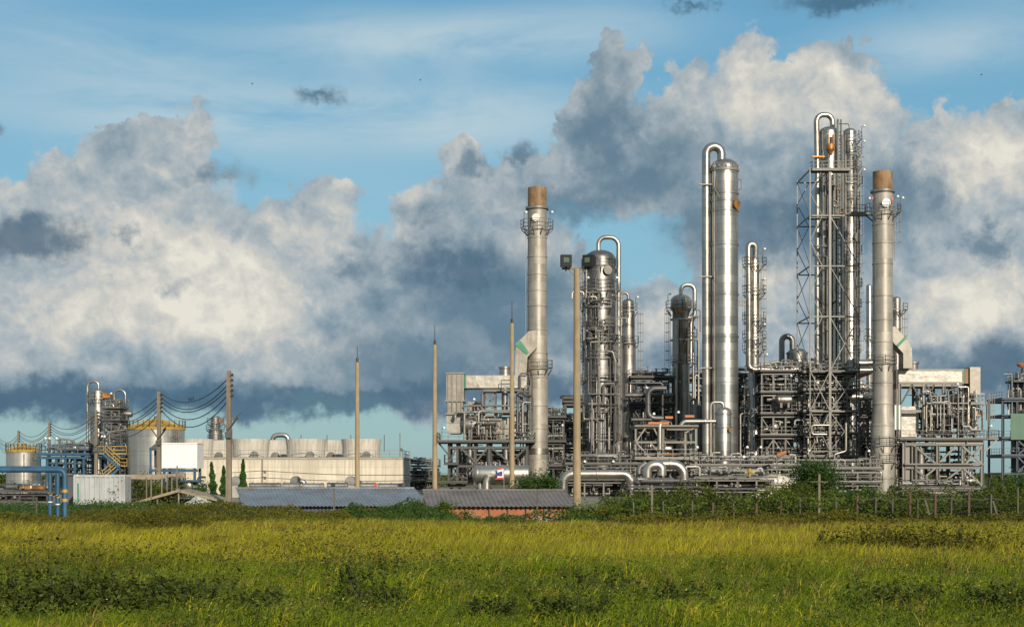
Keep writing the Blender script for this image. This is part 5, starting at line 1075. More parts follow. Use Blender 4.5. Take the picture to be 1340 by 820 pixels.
# --- cooling tower hall
Y = 208; X = lambda q: PX(q, Y); Zf = lambda q: PZ(q, Y)
ch = empty('cooling_tower', (X(330), Y, 0), 'long beige cooling tower hall with round ribbed fan stacks along its roof', 'cooling tower')
boxpart(ch, 'wall', 'beige_wall', ((X(243), Y, 0), (X(527), Y + 15, Zf(600.5)))); boxpart(ch, 'parapet', 'concrete', ((X(242), Y - 0.15, Zf(600.4)), (X(527.6), Y + 15.2, Zf(599))))
def fan(px0, px1, yy):
    cx = (PX(px0, yy) + PX(px1, yy)) / 2; r = (PX(px1, yy) - PX(px0, yy)) / 2; z0, z1 = Zf(599) - 0.05, PZ(573.5, Y)
    m = MB(); N = 120
    rs = []
    for k, (f, zf) in enumerate(((0.93, 0), (0.925, 0.3), (0.95, 0.65), (1.0, 1.0), (0.95, 1.0), (0.90, 0.6))):
        rs.append([((cx + r * f * (1.0 + (0.008 if (i // 2) % 2 else 0)) * math.cos(2 * PI * i / N)), yy + r * f * (1.0 + (0.008 if (i // 2) % 2 else 0)) * math.sin(2 * PI * i / N), z0 + (z1 - z0) * zf) for i in range(N)])
    m.quadring(rs, True, False, False); o = m.build('fan_stack', MAT['cell_wall'], ch, ang=20)
    m = MB(); m.cyl((cx, yy, z0 + 0.9), (cx, yy, z0 + 1.3), 0.5, n=12)
    for k in range(6): m.bar((cx, yy, z0 + 1.2), (cx + r * 0.85 * math.cos(k * PI / 3), yy + r * .85 * math.sin(k * PI / 3), z0 + 1.3), 0.3, 0.06)
    m.build('fan', MAT['steel_dark'], o)
    m = MB(); m.lathe((cx + r * 0.35, yy - r - 0.25, z0 + 0.45), [(0.1, -0.3), (0.55, -0.3), (0.55, 0.3), (0.1, 0.3)], 16, True, 'y'); m.build('gearbox', MAT['steel_grey'], o)
for a, b3 in ((232, 279), (304, 353), (374, 427), (447, 499)): fan(a, b3, Y + 3.6)
for a, b3 in ((260, 306), (333, 379), (405, 451)): fan(a, b3, Y + 11.2)
m = MB(); rails(m, [(X(243), Y + 0.15, Zf(599)), (X(527), Y + 0.15, Zf(599)), (X(527), Y + 14.8, Zf(599))], t=0.05, step=1.9); m.build('railing', MAT['steel_pale'], ch)
for px in (386, 421, 453, 498): m = MB(); m.cyl((X(px), Y + 6, Zf(590)), (X(px), Y + 6, Zf(567)), 0.05, n=6); m.build('lightning_rod', MAT['steel_dark'], ch)
m = MB(); m.cyl((X(522), Y + 2, Zf(599)), (X(522), Y + 2, Zf(566)), 0.06, n=6); m.lathe((X(524), Y + 2, Zf(588)), [(0.05, -0.2), (0.25, 0), (0.05, 0.3)], 8); m.build('roof_mast', MAT['steel_grey'], ch)
pipe(ch, [(X(331), Y + 17, Zf(600)), (X(331), Y + 17, Zf(564.5)), (X(353.5), Y + 17, Zf(564.5)), (X(353.5), Y + 17, Zf(600))], 0.36, 'pipe_bright', 'riser_pipe', 14, bend=0.8)
# far grey tower with its flag
Y = 340; X = lambda q: PX(q, Y); Zf = lambda q: PZ(q, Y)
ft = empty('flare_tower', (X(282), Y, 0), 'distant grey tower with a round head and ring decks beyond the cooling tower hall', 'tower')
m = MB(); m.lathe((X(282), Y, 0), [(1.5, 0), (1.5, Zf(562)), (1.0, Zf(560)), (1.0, Zf(546)), (0.7, Zf(544.5)), (0.05, Zf(544.4))], 24); m.build('shaft', MAT['cladding_dull'], ft)
for q, k in ((562, 2.1), (553, 1.9), (575, 1.8)): ringplat(ft, (X(282), Y), Zf(q), 1.0, k, -180, 180, 'steel_dark')
boxpart(ft, 'head_box', 'steel_pale', ((X(287), Y - 0.6, Zf(552)), (X(292), Y + 0.5, Zf(546)))); boxpart(ft, 'red_panel', 'red_paint', ((X(288), Y - 0.66, Zf(551)), (X(292.4), Y - 0.62, Zf(548.6))))
# row of pipes in front of the hall
rnd = random.Random(10); Y = 160
for i, (a, b3, q, r, lab) in enumerate(((326, 368, 635.5, 0.34, 'grey pipe length nearest the cypress, in front of the cooling tower hall'), (370, 392, 636, 0.4, 'short grey pipe length, second from the cypress in front of the cooling hall'), (396, 424, 636, 0.34, 'grey pipe length in the middle of the row in front of the cooling hall'),
        (428, 455, 635.5, 0.38, 'grey pipe length just left of the first slim mast'), (472, 490, 635.5, 0.36, 'pale red tipped pipe length right of the first slim mast'), (494, 530, 636, 0.34, 'long grey pipe length near the right corner of the cooling hall'))):
    o = empty('pipe_length', (PX(a, Y), Y, 0), lab, 'pipe', None); z = PZ(q, Y); m = MB(); m.cyl((PX(a, Y), Y, z), (PX(b3, Y), Y, z), r, n=16)
    for k in (0.1, 0.5, 0.9): e = PX(a, Y) + (PX(b3, Y) - PX(a, Y)) * k; m.cyl((e - 0.06, Y, z), (e + 0.06, Y, z), r * 1.15, n=16)
    m.build('barrel', MAT['pipe_grey'], o)
    if i == 4: m = MB(); m.cyl((PX(b3, Y), Y, z), (PX(b3 + 2.5, Y), Y, z), r * 1.05, n=16); m.build('red_cap', MAT['red_paint'], o)
    boxpart(o, 'cradle', 'concrete', ((PX(a + 3, Y), Y - 0.2, 0), (PX(a + 5, Y), Y + 0.2, z - r * 0.9)), ((PX(b3 - 5, Y), Y - 0.2, 0), (PX(b3 - 3, Y), Y + 0.2, z - r * 0.9)))
for px, lab in ((387, 'round grey pump end between the cypress and the first slim mast'), (459, 'round grey pump end behind the pipe row, beside the first slim mast'), (309, 'round grey pump end behind the cypress trees')):
    o = empty('cooling_pump', (PX(px, 176), 176, 0), lab, 'pump'); z = PZ(629.5, 176); m = MB(); m.lathe((PX(px, 176), 176, z), [(0.1, -0.5), (0.55, -0.5), (0.62, -0.3), (0.62, 0.6), (0.4, 0.9)], 18, True, 'y'); m.build('casing', MAT['pipe_grey'], o)
    pipe(o, [(PX(px, 176) + 0.3, 176, z), (PX(px, 176) + 1.0, 176, z), (PX(px, 176) + 1.0, 176, 0.0)], 0.3, 'pipe_grey', n=12); boxpart(o, 'plinth', 'concrete', ((PX(px, 176) - 0.6, 175.4, 0), (PX(px, 176) + 0.6, 177, z - 0.5)))
# --- roofs of the two low sheds near the field
def lowshed(name, label, a0, a1, q0, q1, Y0, Y1, mat, wall, pitch, skew, base=-1.0):
    x0, x1 = PX(a0, Y0), PX(a1, Y0); z0, z1 = PZ(q1, Y0), PZ(q0, Y1)
    par = empty(name, ((x0 + x1) / 2, Y0, base), label, 'shed')
    n = int((x1 - x0) / pitch) * 6; m = MB(); rows = []
    for t in np.linspace(0, 1, 12):
        row = []
        for i in range(n + 1):
            f = i / n; w = 0.035 * math.cos(2 * PI * i / 6) - 0.05 * math.sin(PI * t) * math.sin(f * 9)
            row.append((x0 + (x1 - x0) * f + skew * t, Y0 + (Y1 - Y0) * t, z0 + (z1 - z0) * t + w))
        rows.append(row)
    m.quadring(rows, False, False, False); m.build('roof', MAT[mat], par, ang=180)
    boxpart(par, 'ridge_cap', mat, ((x0 + skew, Y1 - 0.1, z1 - 0.03), (x1 + skew, Y1 + 0.2, z1 + 0.08)))
    m = MB(); m.box2((x0 + 0.5, Y0 + 0.45, base), (x1 - 0.4, Y0 + 0.6, z0 + 0.02)); m.build('front_wall', MAT[wall], par)
    m = MB(); b4 = [(x0 + 0.3, Y0 + 0.6, base), (x0 + 0.3 + skew, Y1, base), (x0 + 0.3 + skew, Y1, z1 - 0.1), (x0 + 0.3, Y0 + 0.6, z0 + 0.02)]
    for dx in (0, 0.12): m.v.extend((x + dx, y, z) for x, y, z in b4)
    m.f += [(0, 1, 2, 3), (7, 6, 5, 4), (0, 4, 5, 1), (1, 5, 6, 2), (2, 6, 7, 3), (3, 7, 4, 0)]; m.build('gable_wall', MAT['shed_dark'], par)
    boxpart(par, 'back_wall', 'shed_dark', ((x0 + 0.3 + skew, Y1 - 0.05, base), (x1 - 0.3 + skew, Y1 + 0.1, z1 - 0.1)))
    return par
lowshed('low_shed', 'long low shed with blue grey corrugated metal roof beyond the field', 317, 565, 638.5, 662, 98, 104, 'sheet_blue', 'shed_dark', 0.24, -1.5)
s2 = lowshed('low_shed', 'long low shed with dark brown roof and orange front wall', 558, 756, 641, 662.5, 97, 103, 'sheet_brown', 'brick_orange', 0.3, -0.6)
for k in range(5):
    px = 640 + 24 * k; boxpart(s2, 'pilaster', 'weathered_post', ((PX(px, 97), 97.3, -1.0), (PX(px + 1.3, 97), 97.43, PZ(662.5, 97))))
o = empty('rubble_heap', (PX(722, 93), 93, -1.0), 'little pile of whitish rubble at the foot of the orange wall', 'rubble heap'); m = MB(); rnd = random.Random(17)
for k in range(40): m.box((PX(722, 93) + rnd.gauss(0, 0.45), 93 + rnd.gauss(0, 0.3), -0.5 + rnd.random() * 0.45), (rnd.uniform(.15, .4), rnd.uniform(.1, .3), rnd.uniform(.08, .2)), rnd.random() * 3)
m.build('rubble', MAT['old_white'], o)
# ---------------------------------------------------------------- poles
def mast(px, w, qtop, qtip, Y, label):
    c = (PX(px, Y), Y); r = w / 2 * Y / F; par = empty('lightning_mast', (c[0], Y, 0), label, 'mast')
    m = MB(); m.lathe((c[0], Y, 0), [(r * 1.15, -0.2), (r * 0.8, PZ(qtop, Y)), (r * 0.5, PZ(qtop, Y) + 0.1), (0.02, PZ(qtop, Y) + 0.1)], 12); m.build('shaft', MAT['pole_concrete'], par)
    m = MB(); m.cyl((c[0], Y, PZ(qtop, Y)), (c[0], Y, PZ(qtop, Y) + 0.5), r * 0.55, n=8); m.cyl((c[0], Y, PZ(qtop, Y) + 0.4), (c[0], Y, PZ(qtip, Y)), 0.045, 0.03, n=6); m.build('needle', MAT['steel_dark'], par)
mast(467.5, 6.0, 475, 452, 150, 'slim tan mast with a lightning needle, standing before the cooling tower hall')
mast(569, 6.0, 452, 425, 148, 'slim tan mast with a lightning needle, just left of the left furnace')
mast(670, 6.2, 424, 393, 140, 'slim tan mast with a lightning needle, in front of the left furnace and chimney')
Y = 118; X = lambda q: PX(q, Y); Zf = lambda q: PZ(q, Y)
fp = empty('floodlight_pole', (X(755), Y, 0), 'tall tan concrete pole with two black floodlights on a crossarm', 'floodlight')
m = MB(); m.lathe((X(755), Y, 0), [(0.31, -0.2), (0.24, Zf(352)), (0.02, Zf(352))], 14); m.build('shaft', MAT['pole_concrete'], fp)
m = MB(); m.box2((X(735), Y - 0.1, Zf(352.5)), (X(776), Y + 0.1, Zf(350))); m.bar((X(743), Y, Zf(352)), (X(754), Y, Zf(363)), 0.08); m.bar((X(767), Y, Zf(352)), (X(756), Y, Zf(363)), 0.08); m.build('crossarm', MAT['pole_weathered'], fp)
for px, rz in ((740.5, 0.1), (770, -0.5)):
    m = MB(); c = Vector((X(px), Y - 0.3, Zf(342))); m.box(c, (0.84, 0.5, 0.9), rz)
    for k in range(5): m.box(c + Vector((-0.3 * math.sin(rz) - 0.36 + 0.18 * k, 0.32, 0)), (0.05, 0.22, 0.8), rz)
    m.bar(c + Vector((0, 0.1, -0.45)), c + Vector((0, 0.2, -0.75)), 0.12); o = m.build('floodlight', MAT['black'], fp)
    m = MB(); d = Vector((math.sin(rz), -math.cos(rz), 0)) * 0.262; m.box(c + d + Vector((0, 0, 0.05)), (0.42, 0.02, 0.36), rz); m.build('lens', MAT['lamp_glass'], o)
PO = [(299.5, 485, 124), (208, 512, 155), (126, 536, 198), (64.5, 552, 243), (24, 563, 288)]
plab = ['nearest and tallest weathered power pole, between the rubble heap and the blue grey roof', 'weathered power pole standing in front of the white cabin and large tank', 'weathered power pole behind the grey container, before the blue frame', 'weathered power pole at the left end of the blue pipe rack', 'smallest weathered power pole, in front of the smaller tank']
ATT = []
for (px, q, Y), lab in zip(PO, plab):
    x = PX(px, Y); zt = PZ(q, Y); par = empty('power_pole', (x, Y, 0), lab, 'power pole'); m = MB()
    m.quadring([[(x + a * w, Y + b3 * w, z) for a, b3 in ((-1, -1), (1, -1), (1, 1), (-1, 1))] for w, z in ((0.23, -0.2), (0.16, zt))]); m.build('shaft', MAT['pole_weathered'], par)
    at = []
    for k in range(5):
        z = zt - 0.35 - 0.42 * k; m = MB(); m.bar((x, Y - 0.1, z - 0.1), (x + 0.34, Y - 0.25, z - 0.02), 0.06); m.lathe((x + 0.34, Y - 0.25, z), [(0.04, -0.12), (0.1, -0.06), (0.06, 0.0), (0.1, 0.05), (0.03, 0.12)], 8); m.build('insulator', MAT['steel_dark'], par); at.append(Vector((x + 0.34, Y - 0.25, z + 0.1)))
    ATT.append(at)
    zv = zt - 4.3; m = MB(); m.bar((x, Y - 0.2, zv - 0.5), (x - 0.75, Y - 0.3, zv + 0.55), 0.26, 0.12); m.bar((x, Y - 0.2, zv - 0.5), (x + 0.75, Y - 0.3, zv + 0.55), 0.26, 0.12); m.box((x, Y - 0.3, zv - 0.9), (0.5, 0.3, 0.5)); m.build('cross_brace', MAT['steel_dark'], par)
    m = MB(); m.cyl((x + 0.3, Y - 0.3, zv - 1.6), (x + 0.3, Y - 0.3, zv - 0.4), 0.05, n=6); m.bar((x + 0.2, Y - 0.2, zv + 0.2), (x + 1.1, Y - 0.6, zv + 0.9), 0.06); m.build('bracket_arm', MAT['steel_grey'], par)
ATT.append([p + Vector((-19, 45, 0)) for p in ATT[-1]])
wl = ['topmost', 'second from top', 'middle', 'second from bottom', 'lowest']
for k in range(5):
    m = MB(); pts = []
    for A_, B_ in zip(ATT[:-1], ATT[1:]):
        sag = 1.5 + 0.12 * k
        for i in range(12):
            t = i / 12; p = A_[k].lerp(B_[k], t); p.z -= sag * 4 * t * (1 - t) * (1 + 0.1 * math.sin(k * 2.1)); pts.append(p)
    pts.append(ATT[-1][k]); m.tube(pts, 0.045, 5, bend=0.01, seg=1)
    tag(m.build('power_line', MAT['wire'], None, tuple(ATT[-1][k])), '%s of the five dark overhead wires slung between the weathered power poles' % wl[k], 'power line')
# thin crossarm pole before the hall and its two wires
Y = 178; X = lambda q: PX(q, Y); Zf = lambda q: PZ(q, Y)
tp = empty('utility_pole', (X(343), Y, 0), 'thin dark utility pole with small crossarms before the cooling tower hall', 'utility pole')
m = MB(); m.cyl((X(343), Y, 0), (X(343), Y, Zf(600)), 0.08, n=8); m.build('shaft', MAT['pole_weathered'], tp); m = MB()
for q in (616, 624): m.box2((X(343), Y - 0.1, Zf(q + 0.8)), (X(348), Y + 0.1, Zf(q - 0.8))); m.box2((X(345), Y - 0.1, Zf(q + 3)), (X(348), Y + 0.1, Zf(q + 1)))
m.build('crossarm', MAT['steel_dark'], tp)
for q, e, nm in ((616, 621, 'upper'), (625, 628, 'lower')):
    m = MB(); pts = [Vector((X(290) + (X(560) - X(290)) * t, Y, Zf(q - 0.5 + (e - q) * abs(t - 0.2) * 1.3) - 0.25 * math.sin(PI * min(1, abs(t - 0.2) / 0.8)))) for t in np.linspace(0, 1, 16)]; m.tube(pts, 0.035, 5, 0.01, seg=1); tag(m.build('utility_wire', MAT['wire'], None, tuple(pts[0])), '%s thin wire running along the beige wall of the cooling tower hall' % nm, 'wire')
# birds
def bird(loc, label, s_=0.3, fly=False):
    m = MB(); x, y, z = loc
    m.lathe((x, y, z), [(0.01, -0.5 * s_), (0.14 * s_, -0.3 * s_), (0.2 * s_, 0), (0.13 * s_, 0.3 * s_), (0.14 * s_, 0.4 * s_), (0.02, 0.62 * s_)], 8, True, 'x' if fly else 'z')
    if fly:
        for d in (-1, 1): m.bar((x, y, z), (x + 0.1 * s_, y + d * 0.5 * s_, z + 0.35 * s_), 0.25 * s_, 0.03); m.bar((x + 0.1 * s_, y + d * 0.5 * s_, z + 0.35 * s_), (x - 0.1 * s_, y + d * 1.1 * s_, z + 0.2 * s_), 0.18 * s_, 0.03)
    else: m.bar((x, y, z - 0.3 * s_), (x + 0.15 * s_, y + 0.1 * s_, z - 0.85 * s_), 0.12 * s_, 0.04); m.bar((x - 0.05 * s_, y, z + 0.52 * s_), (x - 0.25 * s_, y, z + 0.5 * s_), 0.05 * s_)
    tag(m.build('bird', MAT['black'], None, loc), label, 'bird')
A_, B_ = ATT[0][0], ATT[1][0]
for t, lab in ((0.56, 'left of three small dark birds perched on the topmost wire'), (0.53, 'middle one of three small dark birds perched on the topmost wire'), (0.50, 'right of three small dark birds perched on the topmost wire')):
    p = A_.lerp(B_, t); p.z += -1.5 * 4 * t * (1 - t) + 0.25; bird(tuple(p), lab, 0.3)
for px, q, lab in ((330, 110, 'tiny bird flying high above the left clouds'), (550, 105, 'tiny bird flying high near the top middle of the sky'), (1284, 98, 'tiny bird flying high at the right of the sky')): bird(tuple(PT(px, q, 220)), lab, 0.27, True)
# ---------------------------------------------------------------- ground and plants
rs = np.random.RandomState(7)
def sst(x, a, b):
    t = np.clip((x - a) / (b - a), 0, 1); return t * t * (3 - 2 * t)
def hgt(x, y):
    x = np.asarray(x, float); y = np.asarray(y, float)
    h = 0.10 * np.sin(x * 0.31 + 1.3) * np.sin(y * 0.23) + 0.06 * np.sin(x * 0.9 + y * 0.7) + 0.05 * np.sin(y * 0.55 - x * 0.2)
    h = h * (1 - sst(y, 95, 115))
    pit = (sst(y, 88, 93) * (1 - sst(x, -4, -2)) + sst(y, 80, 86) * sst(x, -4, -2)) * (1 - sst(y, 106, 112)) * sst(x, -19, -16.5) * (1 - sst(x, 4.0, 7))
    h = h - 1.0 * pit
    bank = np.exp(-((y - 85) / 3.2) ** 2) * (1 - sst(x, -6, -1.5)) * sst(x, -26, -20) * (0.45 + 0.12 * np.sin(x * 0.7) + 0.1 * np.sin(x * 1.9))
    return h + bank
gx = np.concatenate([np.array([-9000, -4000, -1500, -600, -300, -150]), np.arange(-80, 80.1, 1.0), np.array([150, 300, 600, 1500, 4000, 9000])])
gy = np.concatenate([np.array([-6000, -2000, -600, -200, -60, -20]), np.arange(0, 130, 1.0), np.array([140, 170, 200, 250, 300, 400, 600, 1000, 2000, 4000, 7000, 12000])])
GX, GY = np.meshgrid(gx, gy); H = hgt(GX, GY); H[np.abs(GX) > 80.5] = 0; H[(GY < -1) | (GY > 130)] = 0
me = bpy.data.meshes.new('ground'); nxg = len(gx)
vv = np.stack([GX, GY, H], -1).reshape(-1, 3)
ff = [(j * nxg + i, j * nxg + i + 1, (j + 1) * nxg + i + 1, (j + 1) * nxg + i) for j in range(len(gy) - 1) for i in range(nxg - 1)]
me.from_pydata(vv.tolist(), [], ff); me.polygons.foreach_set('use_smooth', [True] * len(ff)); me.materials.append(MAT['ground_soil'])
o = bpy.data.objects.new('ground', me); COL.objects.link(o); o['kind'] = 'structure'
def npmesh(name, V, loops, sizes, mat, col=None, colname='blade_colour', loc=(0, 0, 0), parent=None):
    """mesh from arrays; loops is flat, sizes gives the corners per face"""
    me = bpy.data.meshes.new(name); nv = len(V)
    me.vertices.add(nv); me.vertices.foreach_set('co', np.ascontiguousarray(V, np.float32).ravel())
    me.loops.add(len(loops)); me.loops.foreach_set('vertex_index', np.ascontiguousarray(loops, np.int32))
    me.polygons.add(len(sizes)); st = np.concatenate([[0], np.cumsum(sizes)[:-1]]).astype(np.int32)
    me.polygons.foreach_set('loop_start', st)
    me.update(calc_edges=True)
    if col is not None:
        a = me.color_attributes.new(colname, 'FLOAT_COLOR', 'POINT'); c4 = np.ones((nv, 4), np.float32); c4[:, :3] = col; a.data.foreach_set('color', c4.ravel())
    me.materials.append(MAT[mat] if isinstance(mat, str) else mat)
    o = bpy.data.objects.new(name, me); COL.objects.link(o); o.location = loc
    if parent is not None: o.parent = parent
    ORG[o.name] = Vector(loc); return o
def vnoise(x, y, s, seed):
    r = np.random.RandomState(seed); T = r.rand(64, 64); u, v = x * s, y * s
    i, j = np.floor(u).astype(int), np.floor(v).astype(int); f, g = u - i, v - j; f = f * f * (3 - 2 * f); g = g * g * (3 - 2 * g)
    t = lambda a, b: T[a % 64, b % 64]
    return (t(i, j) * (1 - f) + t(i + 1, j) * f) * (1 - g) + (t(i, j + 1) * (1 - f) + t(i + 1, j + 1) * f) * g
def fb(x, y, s, seed): return 0.5 * vnoise(x, y, s, seed) + 0.3 * vnoise(x, y, s * 2.3, seed + 1) + 0.2 * vnoise(x, y, s * 5.1, seed + 2)
def scatter(n, y0, y1, pad=4.5, k=0.37):
    y = y0 + (y1 - y0) * rs.rand(n * 2); w = k * y + pad; keep = rs.rand(len(y)) < w / (k * y1 + pad); y = y[keep][:n]; w = k * y + pad
    return (rs.rand(len(y)) * 2 - 1) * w, y
def blades(name, x, y, hh, wd, lean, col, mat='grass_blades', bend=1.0):
    n = len(x); z = hgt(x, y) - 0.03; a = rs.rand(n) * 2 * np.pi; d = np.stack([np.cos(a), np.sin(a)], 1)
    la = rs.normal(0.5, 1.0, n); L = np.stack([np.cos(la), np.sin(la)], 1) * (lean * hh)[:, None]   # the wind leans them one way
    V = np.zeros((n, 5, 3))
    for i, (f, wf, lf) in enumerate(((0, 1, 0), (0, -1, 0), (0.55, 0.8, 0.25 * bend), (0.55, -0.8, 0.25 * bend), (1.0, 0, 1.0))):
        V[:, i, 0] = x + d[:, 0] * wd * 0.5 * wf + L[:, 0] * lf; V[:, i, 1] = y + d[:, 1] * wd * 0.5 * wf + L[:, 1] * lf; V[:, i, 2] = z + hh * f * (1 - 0.35 * lean * (f > 0.9))
    base = (np.arange(n) * 5)[:, None]
    loops = (base + np.array([0, 1, 3, 2, 2, 3, 4])[None, :]).ravel(); sizes = np.tile([4, 3], n)
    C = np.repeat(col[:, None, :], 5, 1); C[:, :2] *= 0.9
    return V.reshape(-1, 3), loops, sizes, C.reshape(-1, 3)
def merge(parts):
    V, Lp, S, C = [], [], [], []; off = 0
    for v, l, s_, c in parts: V.append(v); Lp.append(l + off); S.append(s_); C.append(c); off += len(v)
    return np.concatenate(V), np.concatenate(Lp), np.concatenate(S), np.concatenate(C)
G_GREEN = np.array([0.19, 0.25, 0.010]); G_DEEP = np.array([0.075, 0.11, 0.006]); G_YEL = np.array([0.46, 0.405, 0.025]); G_STRAW = np.array([0.34, 0.25, 0.06]); G_OLIVE = np.array([0.25, 0.25, 0.010])
def grasscol(x, y):
    n = len(x); p = fb(x, y, 0.16, 3); q = fb(x, y * 1.6, 0.07, 9)
    band = sst(y + (q - 0.5) * 26, 31, 47) * (1 - sst(y + (q - 0.5) * 10, 68, 78))          # the ripe yellow belt across the field
    t = np.clip(band * (0.35 + 1.1 * p), 0, 1)[:, None]
    c = G_GREEN * (1 - t) + G_YEL * t
    k = sst(fb(x, y * 0.5, 0.3, 77), 0.5, 0.75)[:, None] * 0.7; c = c * (1 - k) + G_DEEP * k * 1.0 + 0
    s_ = (rs.rand(n) < 0.04 + 0.08 * band)[:, None]; c = np.where(s_, G_STRAW * (0.6 + 0.6 * rs.rand(n))[:, None], c)
    o_ = (rs.rand(n) < 0.3)[:, None]; c = np.where(o_, c * 0.5 + G_OLIVE * 0.5, c)
    return c * (0.45 + 1.0 * rs.rand(n))[:, None], band, p
parts = []
for n, y0, y1, h0, wd in ((185000, 21, 38, 0.34, 0.014), (200000, 36, 60, 0.40, 0.018), (115000, 58, 83, 0.36, 0.026)):
    x, y = scatter(n, y0, y1); c, band, p = grasscol(x, y); hh = h0 * (0.35 + 0.95 * rs.rand(len(x)) ** 1.5) * (0.45 + 1.1 * fb(x, y, 0.6, 61)) * (0.8 + 0.45 * band); 
    parts.append(blades('', x, y, hh, wd * (0.7 + 0.6 * rs.rand(len(x))), 0.25 + 0.5 * rs.rand(len(x)), c))
# seed heads: tall thin stalks of straw with a thicker tip
x, y = scatter(42000, 30, 78); c, band, p = grasscol(x, y); keep = rs.rand(len(x)) < 0.06 + 0.9 * band; x, y, p = x[keep], y[keep], p[keep]; n = len(x)
cs = np.where((rs.rand(n) < 0.4)[:, None], np.array([[0.24, 0.13, 0.06]]), G_STRAW[None]) * (0.5 + 0.7 * rs.rand(n))[:, None]
parts.append(blades('', x, y, 0.34 + 0.32 * rs.rand(n), 0.009 + 0.00022 * y, 0.35 + 0.4 * rs.rand(n), cs, bend=2.0))
# coarse tufts near the camera
x, y = scatter(1500, 22, 44); k = rs.randint(0, len(x), 34000); sp = 0.05 + 0.16 * rs.rand(len(x)); x0_, y0_ = x, y
x = x0_[k] + rs.normal(size=34000) * sp[k]; y = y0_[k] + rs.normal(size=34000) * sp[k]; th = rs.rand(len(x0_))[k]; tc_ = rs.rand(len(x0_))[k][:, None]
ct = np.where(tc_ < 0.25, G_STRAW[None] * 0.9, np.where(tc_ < 0.6, G_GREEN[None] * 1.15, np.where(tc_ < 0.8, G_DEEP[None], G_YEL[None]))) * (0.5 + 0.9 * rs.rand(34000))[:, None]
parts.append(blades('', x, y, (0.22 + 0.34 * th) * (0.5 + 0.7 * rs.rand(34000)), 0.012 + 0.010 * rs.rand(34000), 0.3 + 0.6 * rs.rand(34000), ct, bend=1.3))
V, Lp, S, C = merge(parts)
o = npmesh('field_grass', V, Lp, S, 'grass_blades', C); tag(o, 'tall yellow green grass covering the whole field', 'grass', kind='stuff')
# bare verge grass further back
# leaf clouds
def leaves(P, size, up=0.4, seed=0):
    r = np.random.RandomState(seed); n = len(P); nn = r.normal(size=(n, 3)); nn[:, 2] = np.abs(nn[:, 2]) + up; nn[:, 1] -= 0.3; nn /= np.linalg.norm(nn, axis=1)[:, None]
    t = r.normal(size=(n, 3)); t -= nn * (t * nn).sum(1)[:, None]; t /= np.linalg.norm(t, axis=1)[:, None]; b = np.cross(nn, t)
    s_ = (size * (0.6 + 0.8 * r.rand(n)))[:, None]
    V = np.stack([P - t * s_, P + b * s_ * 0.48 - t * s_ * 0.1, P + t * s_, P - b * s_ * 0.48 - t * s_ * 0.1], 1)
    return V.reshape(-1, 3), np.arange(n * 4), np.full(n, 4)
def crown_points(c, rad, nclump, nleaf, seed, hollow=0.45, flat=1.0, cs=0.3):
    r = np.random.RandomState(seed); d = r.normal(size=(nclump, 3)); d /= np.linalg.norm(d, axis=1)[:, None]; q = (hollow + (1.05 - hollow) * r.rand(nclump)) ** 0.7
    cc = d * q[:, None] * np.array(rad)[None]; k = r.randint(0, nclump, nleaf); cl = cs * np.mean(rad) * (0.5 + r.rand(nclump))
    P = cc[k] + r.normal(size=(nleaf, 3)) * cl[k][:, None] * np.array([1, 1, 0.7])[None]
    return P + np.array(c)[None], cc + np.array(c)[None]
def plant(name, label, cat, x, y, rad, zc, nclump, nleaf, size, mat, seed, trunk=0.05, cs=0.3, hollow=0.4, group=None, base=None):
    """a shrub or tree: stem with limbs and a crown of separate leaves"""
    z0 = float(hgt(x, y)) if base is None else base
    par = empty(name, (x, y, z0), label, cat, group); P, cc = crown_points((0, 0, zc), rad, nclump, nleaf, seed, hollow, cs=cs); P[:, 2] = np.maximum(P[:, 2], 0.02)
    if size < 0.048:      # weeds: ragged shoots stand out of the mass
        r2 = np.random.RandomState(seed + 3); Q = []
        for _ in range(int(nclump * 0.9)):
            b0 = np.array([r2.uniform(-1.15, 1.15) * rad[0], r2.uniform(-1, 1) * rad[1], 0.05]); L = (zc + rad[2]) * r2.uniform(0.55, 1.35); tp = b0 + np.array([r2.normal() * 0.16, r2.normal() * 0.16, L])
            t = r2.rand(34)[:, None]; Q.append(b0 + (tp - b0) * t + r2.normal(size=(34, 3)) * 0.05 * (1.25 - t))
        P = np.concatenate([P[: int(len(P) * 0.5)]] + Q); size = size * 1.3
    V, Lp, S = leaves(P, size, seed=seed + 1)
    npmesh('crown' if trunk > 0.08 else 'foliage', V, Lp, S, mat, parent=par)
    m = MB(); r = random.Random(seed); top = Vector((0, 0, zc * 0.9)); o0 = Vector((x, y, z0)); m.cyl(o0 + Vector((0, 0, -0.15)), o0 + top, trunk, trunk * 0.5, 8)
    for i in range(min(14, nclump)):
        e = Vector(cc[i]); s_ = Vector((0, 0, zc * r.uniform(0.15, 0.8))); m.cyl(o0 + s_, o0 + s_.lerp(e, 0.6) + Vector((0, 0, -0.05)), trunk * 0.45, trunk * 0.3, 5); m.cyl(o0 + s_.lerp(e, 0.6) + Vector((0, 0, -0.05)), o0 + e, trunk * 0.3, trunk * 0.12, 5)
    ob = m.build('trunk' if trunk > 0.08 else 'stem', MAT['bark'], par)
    return par
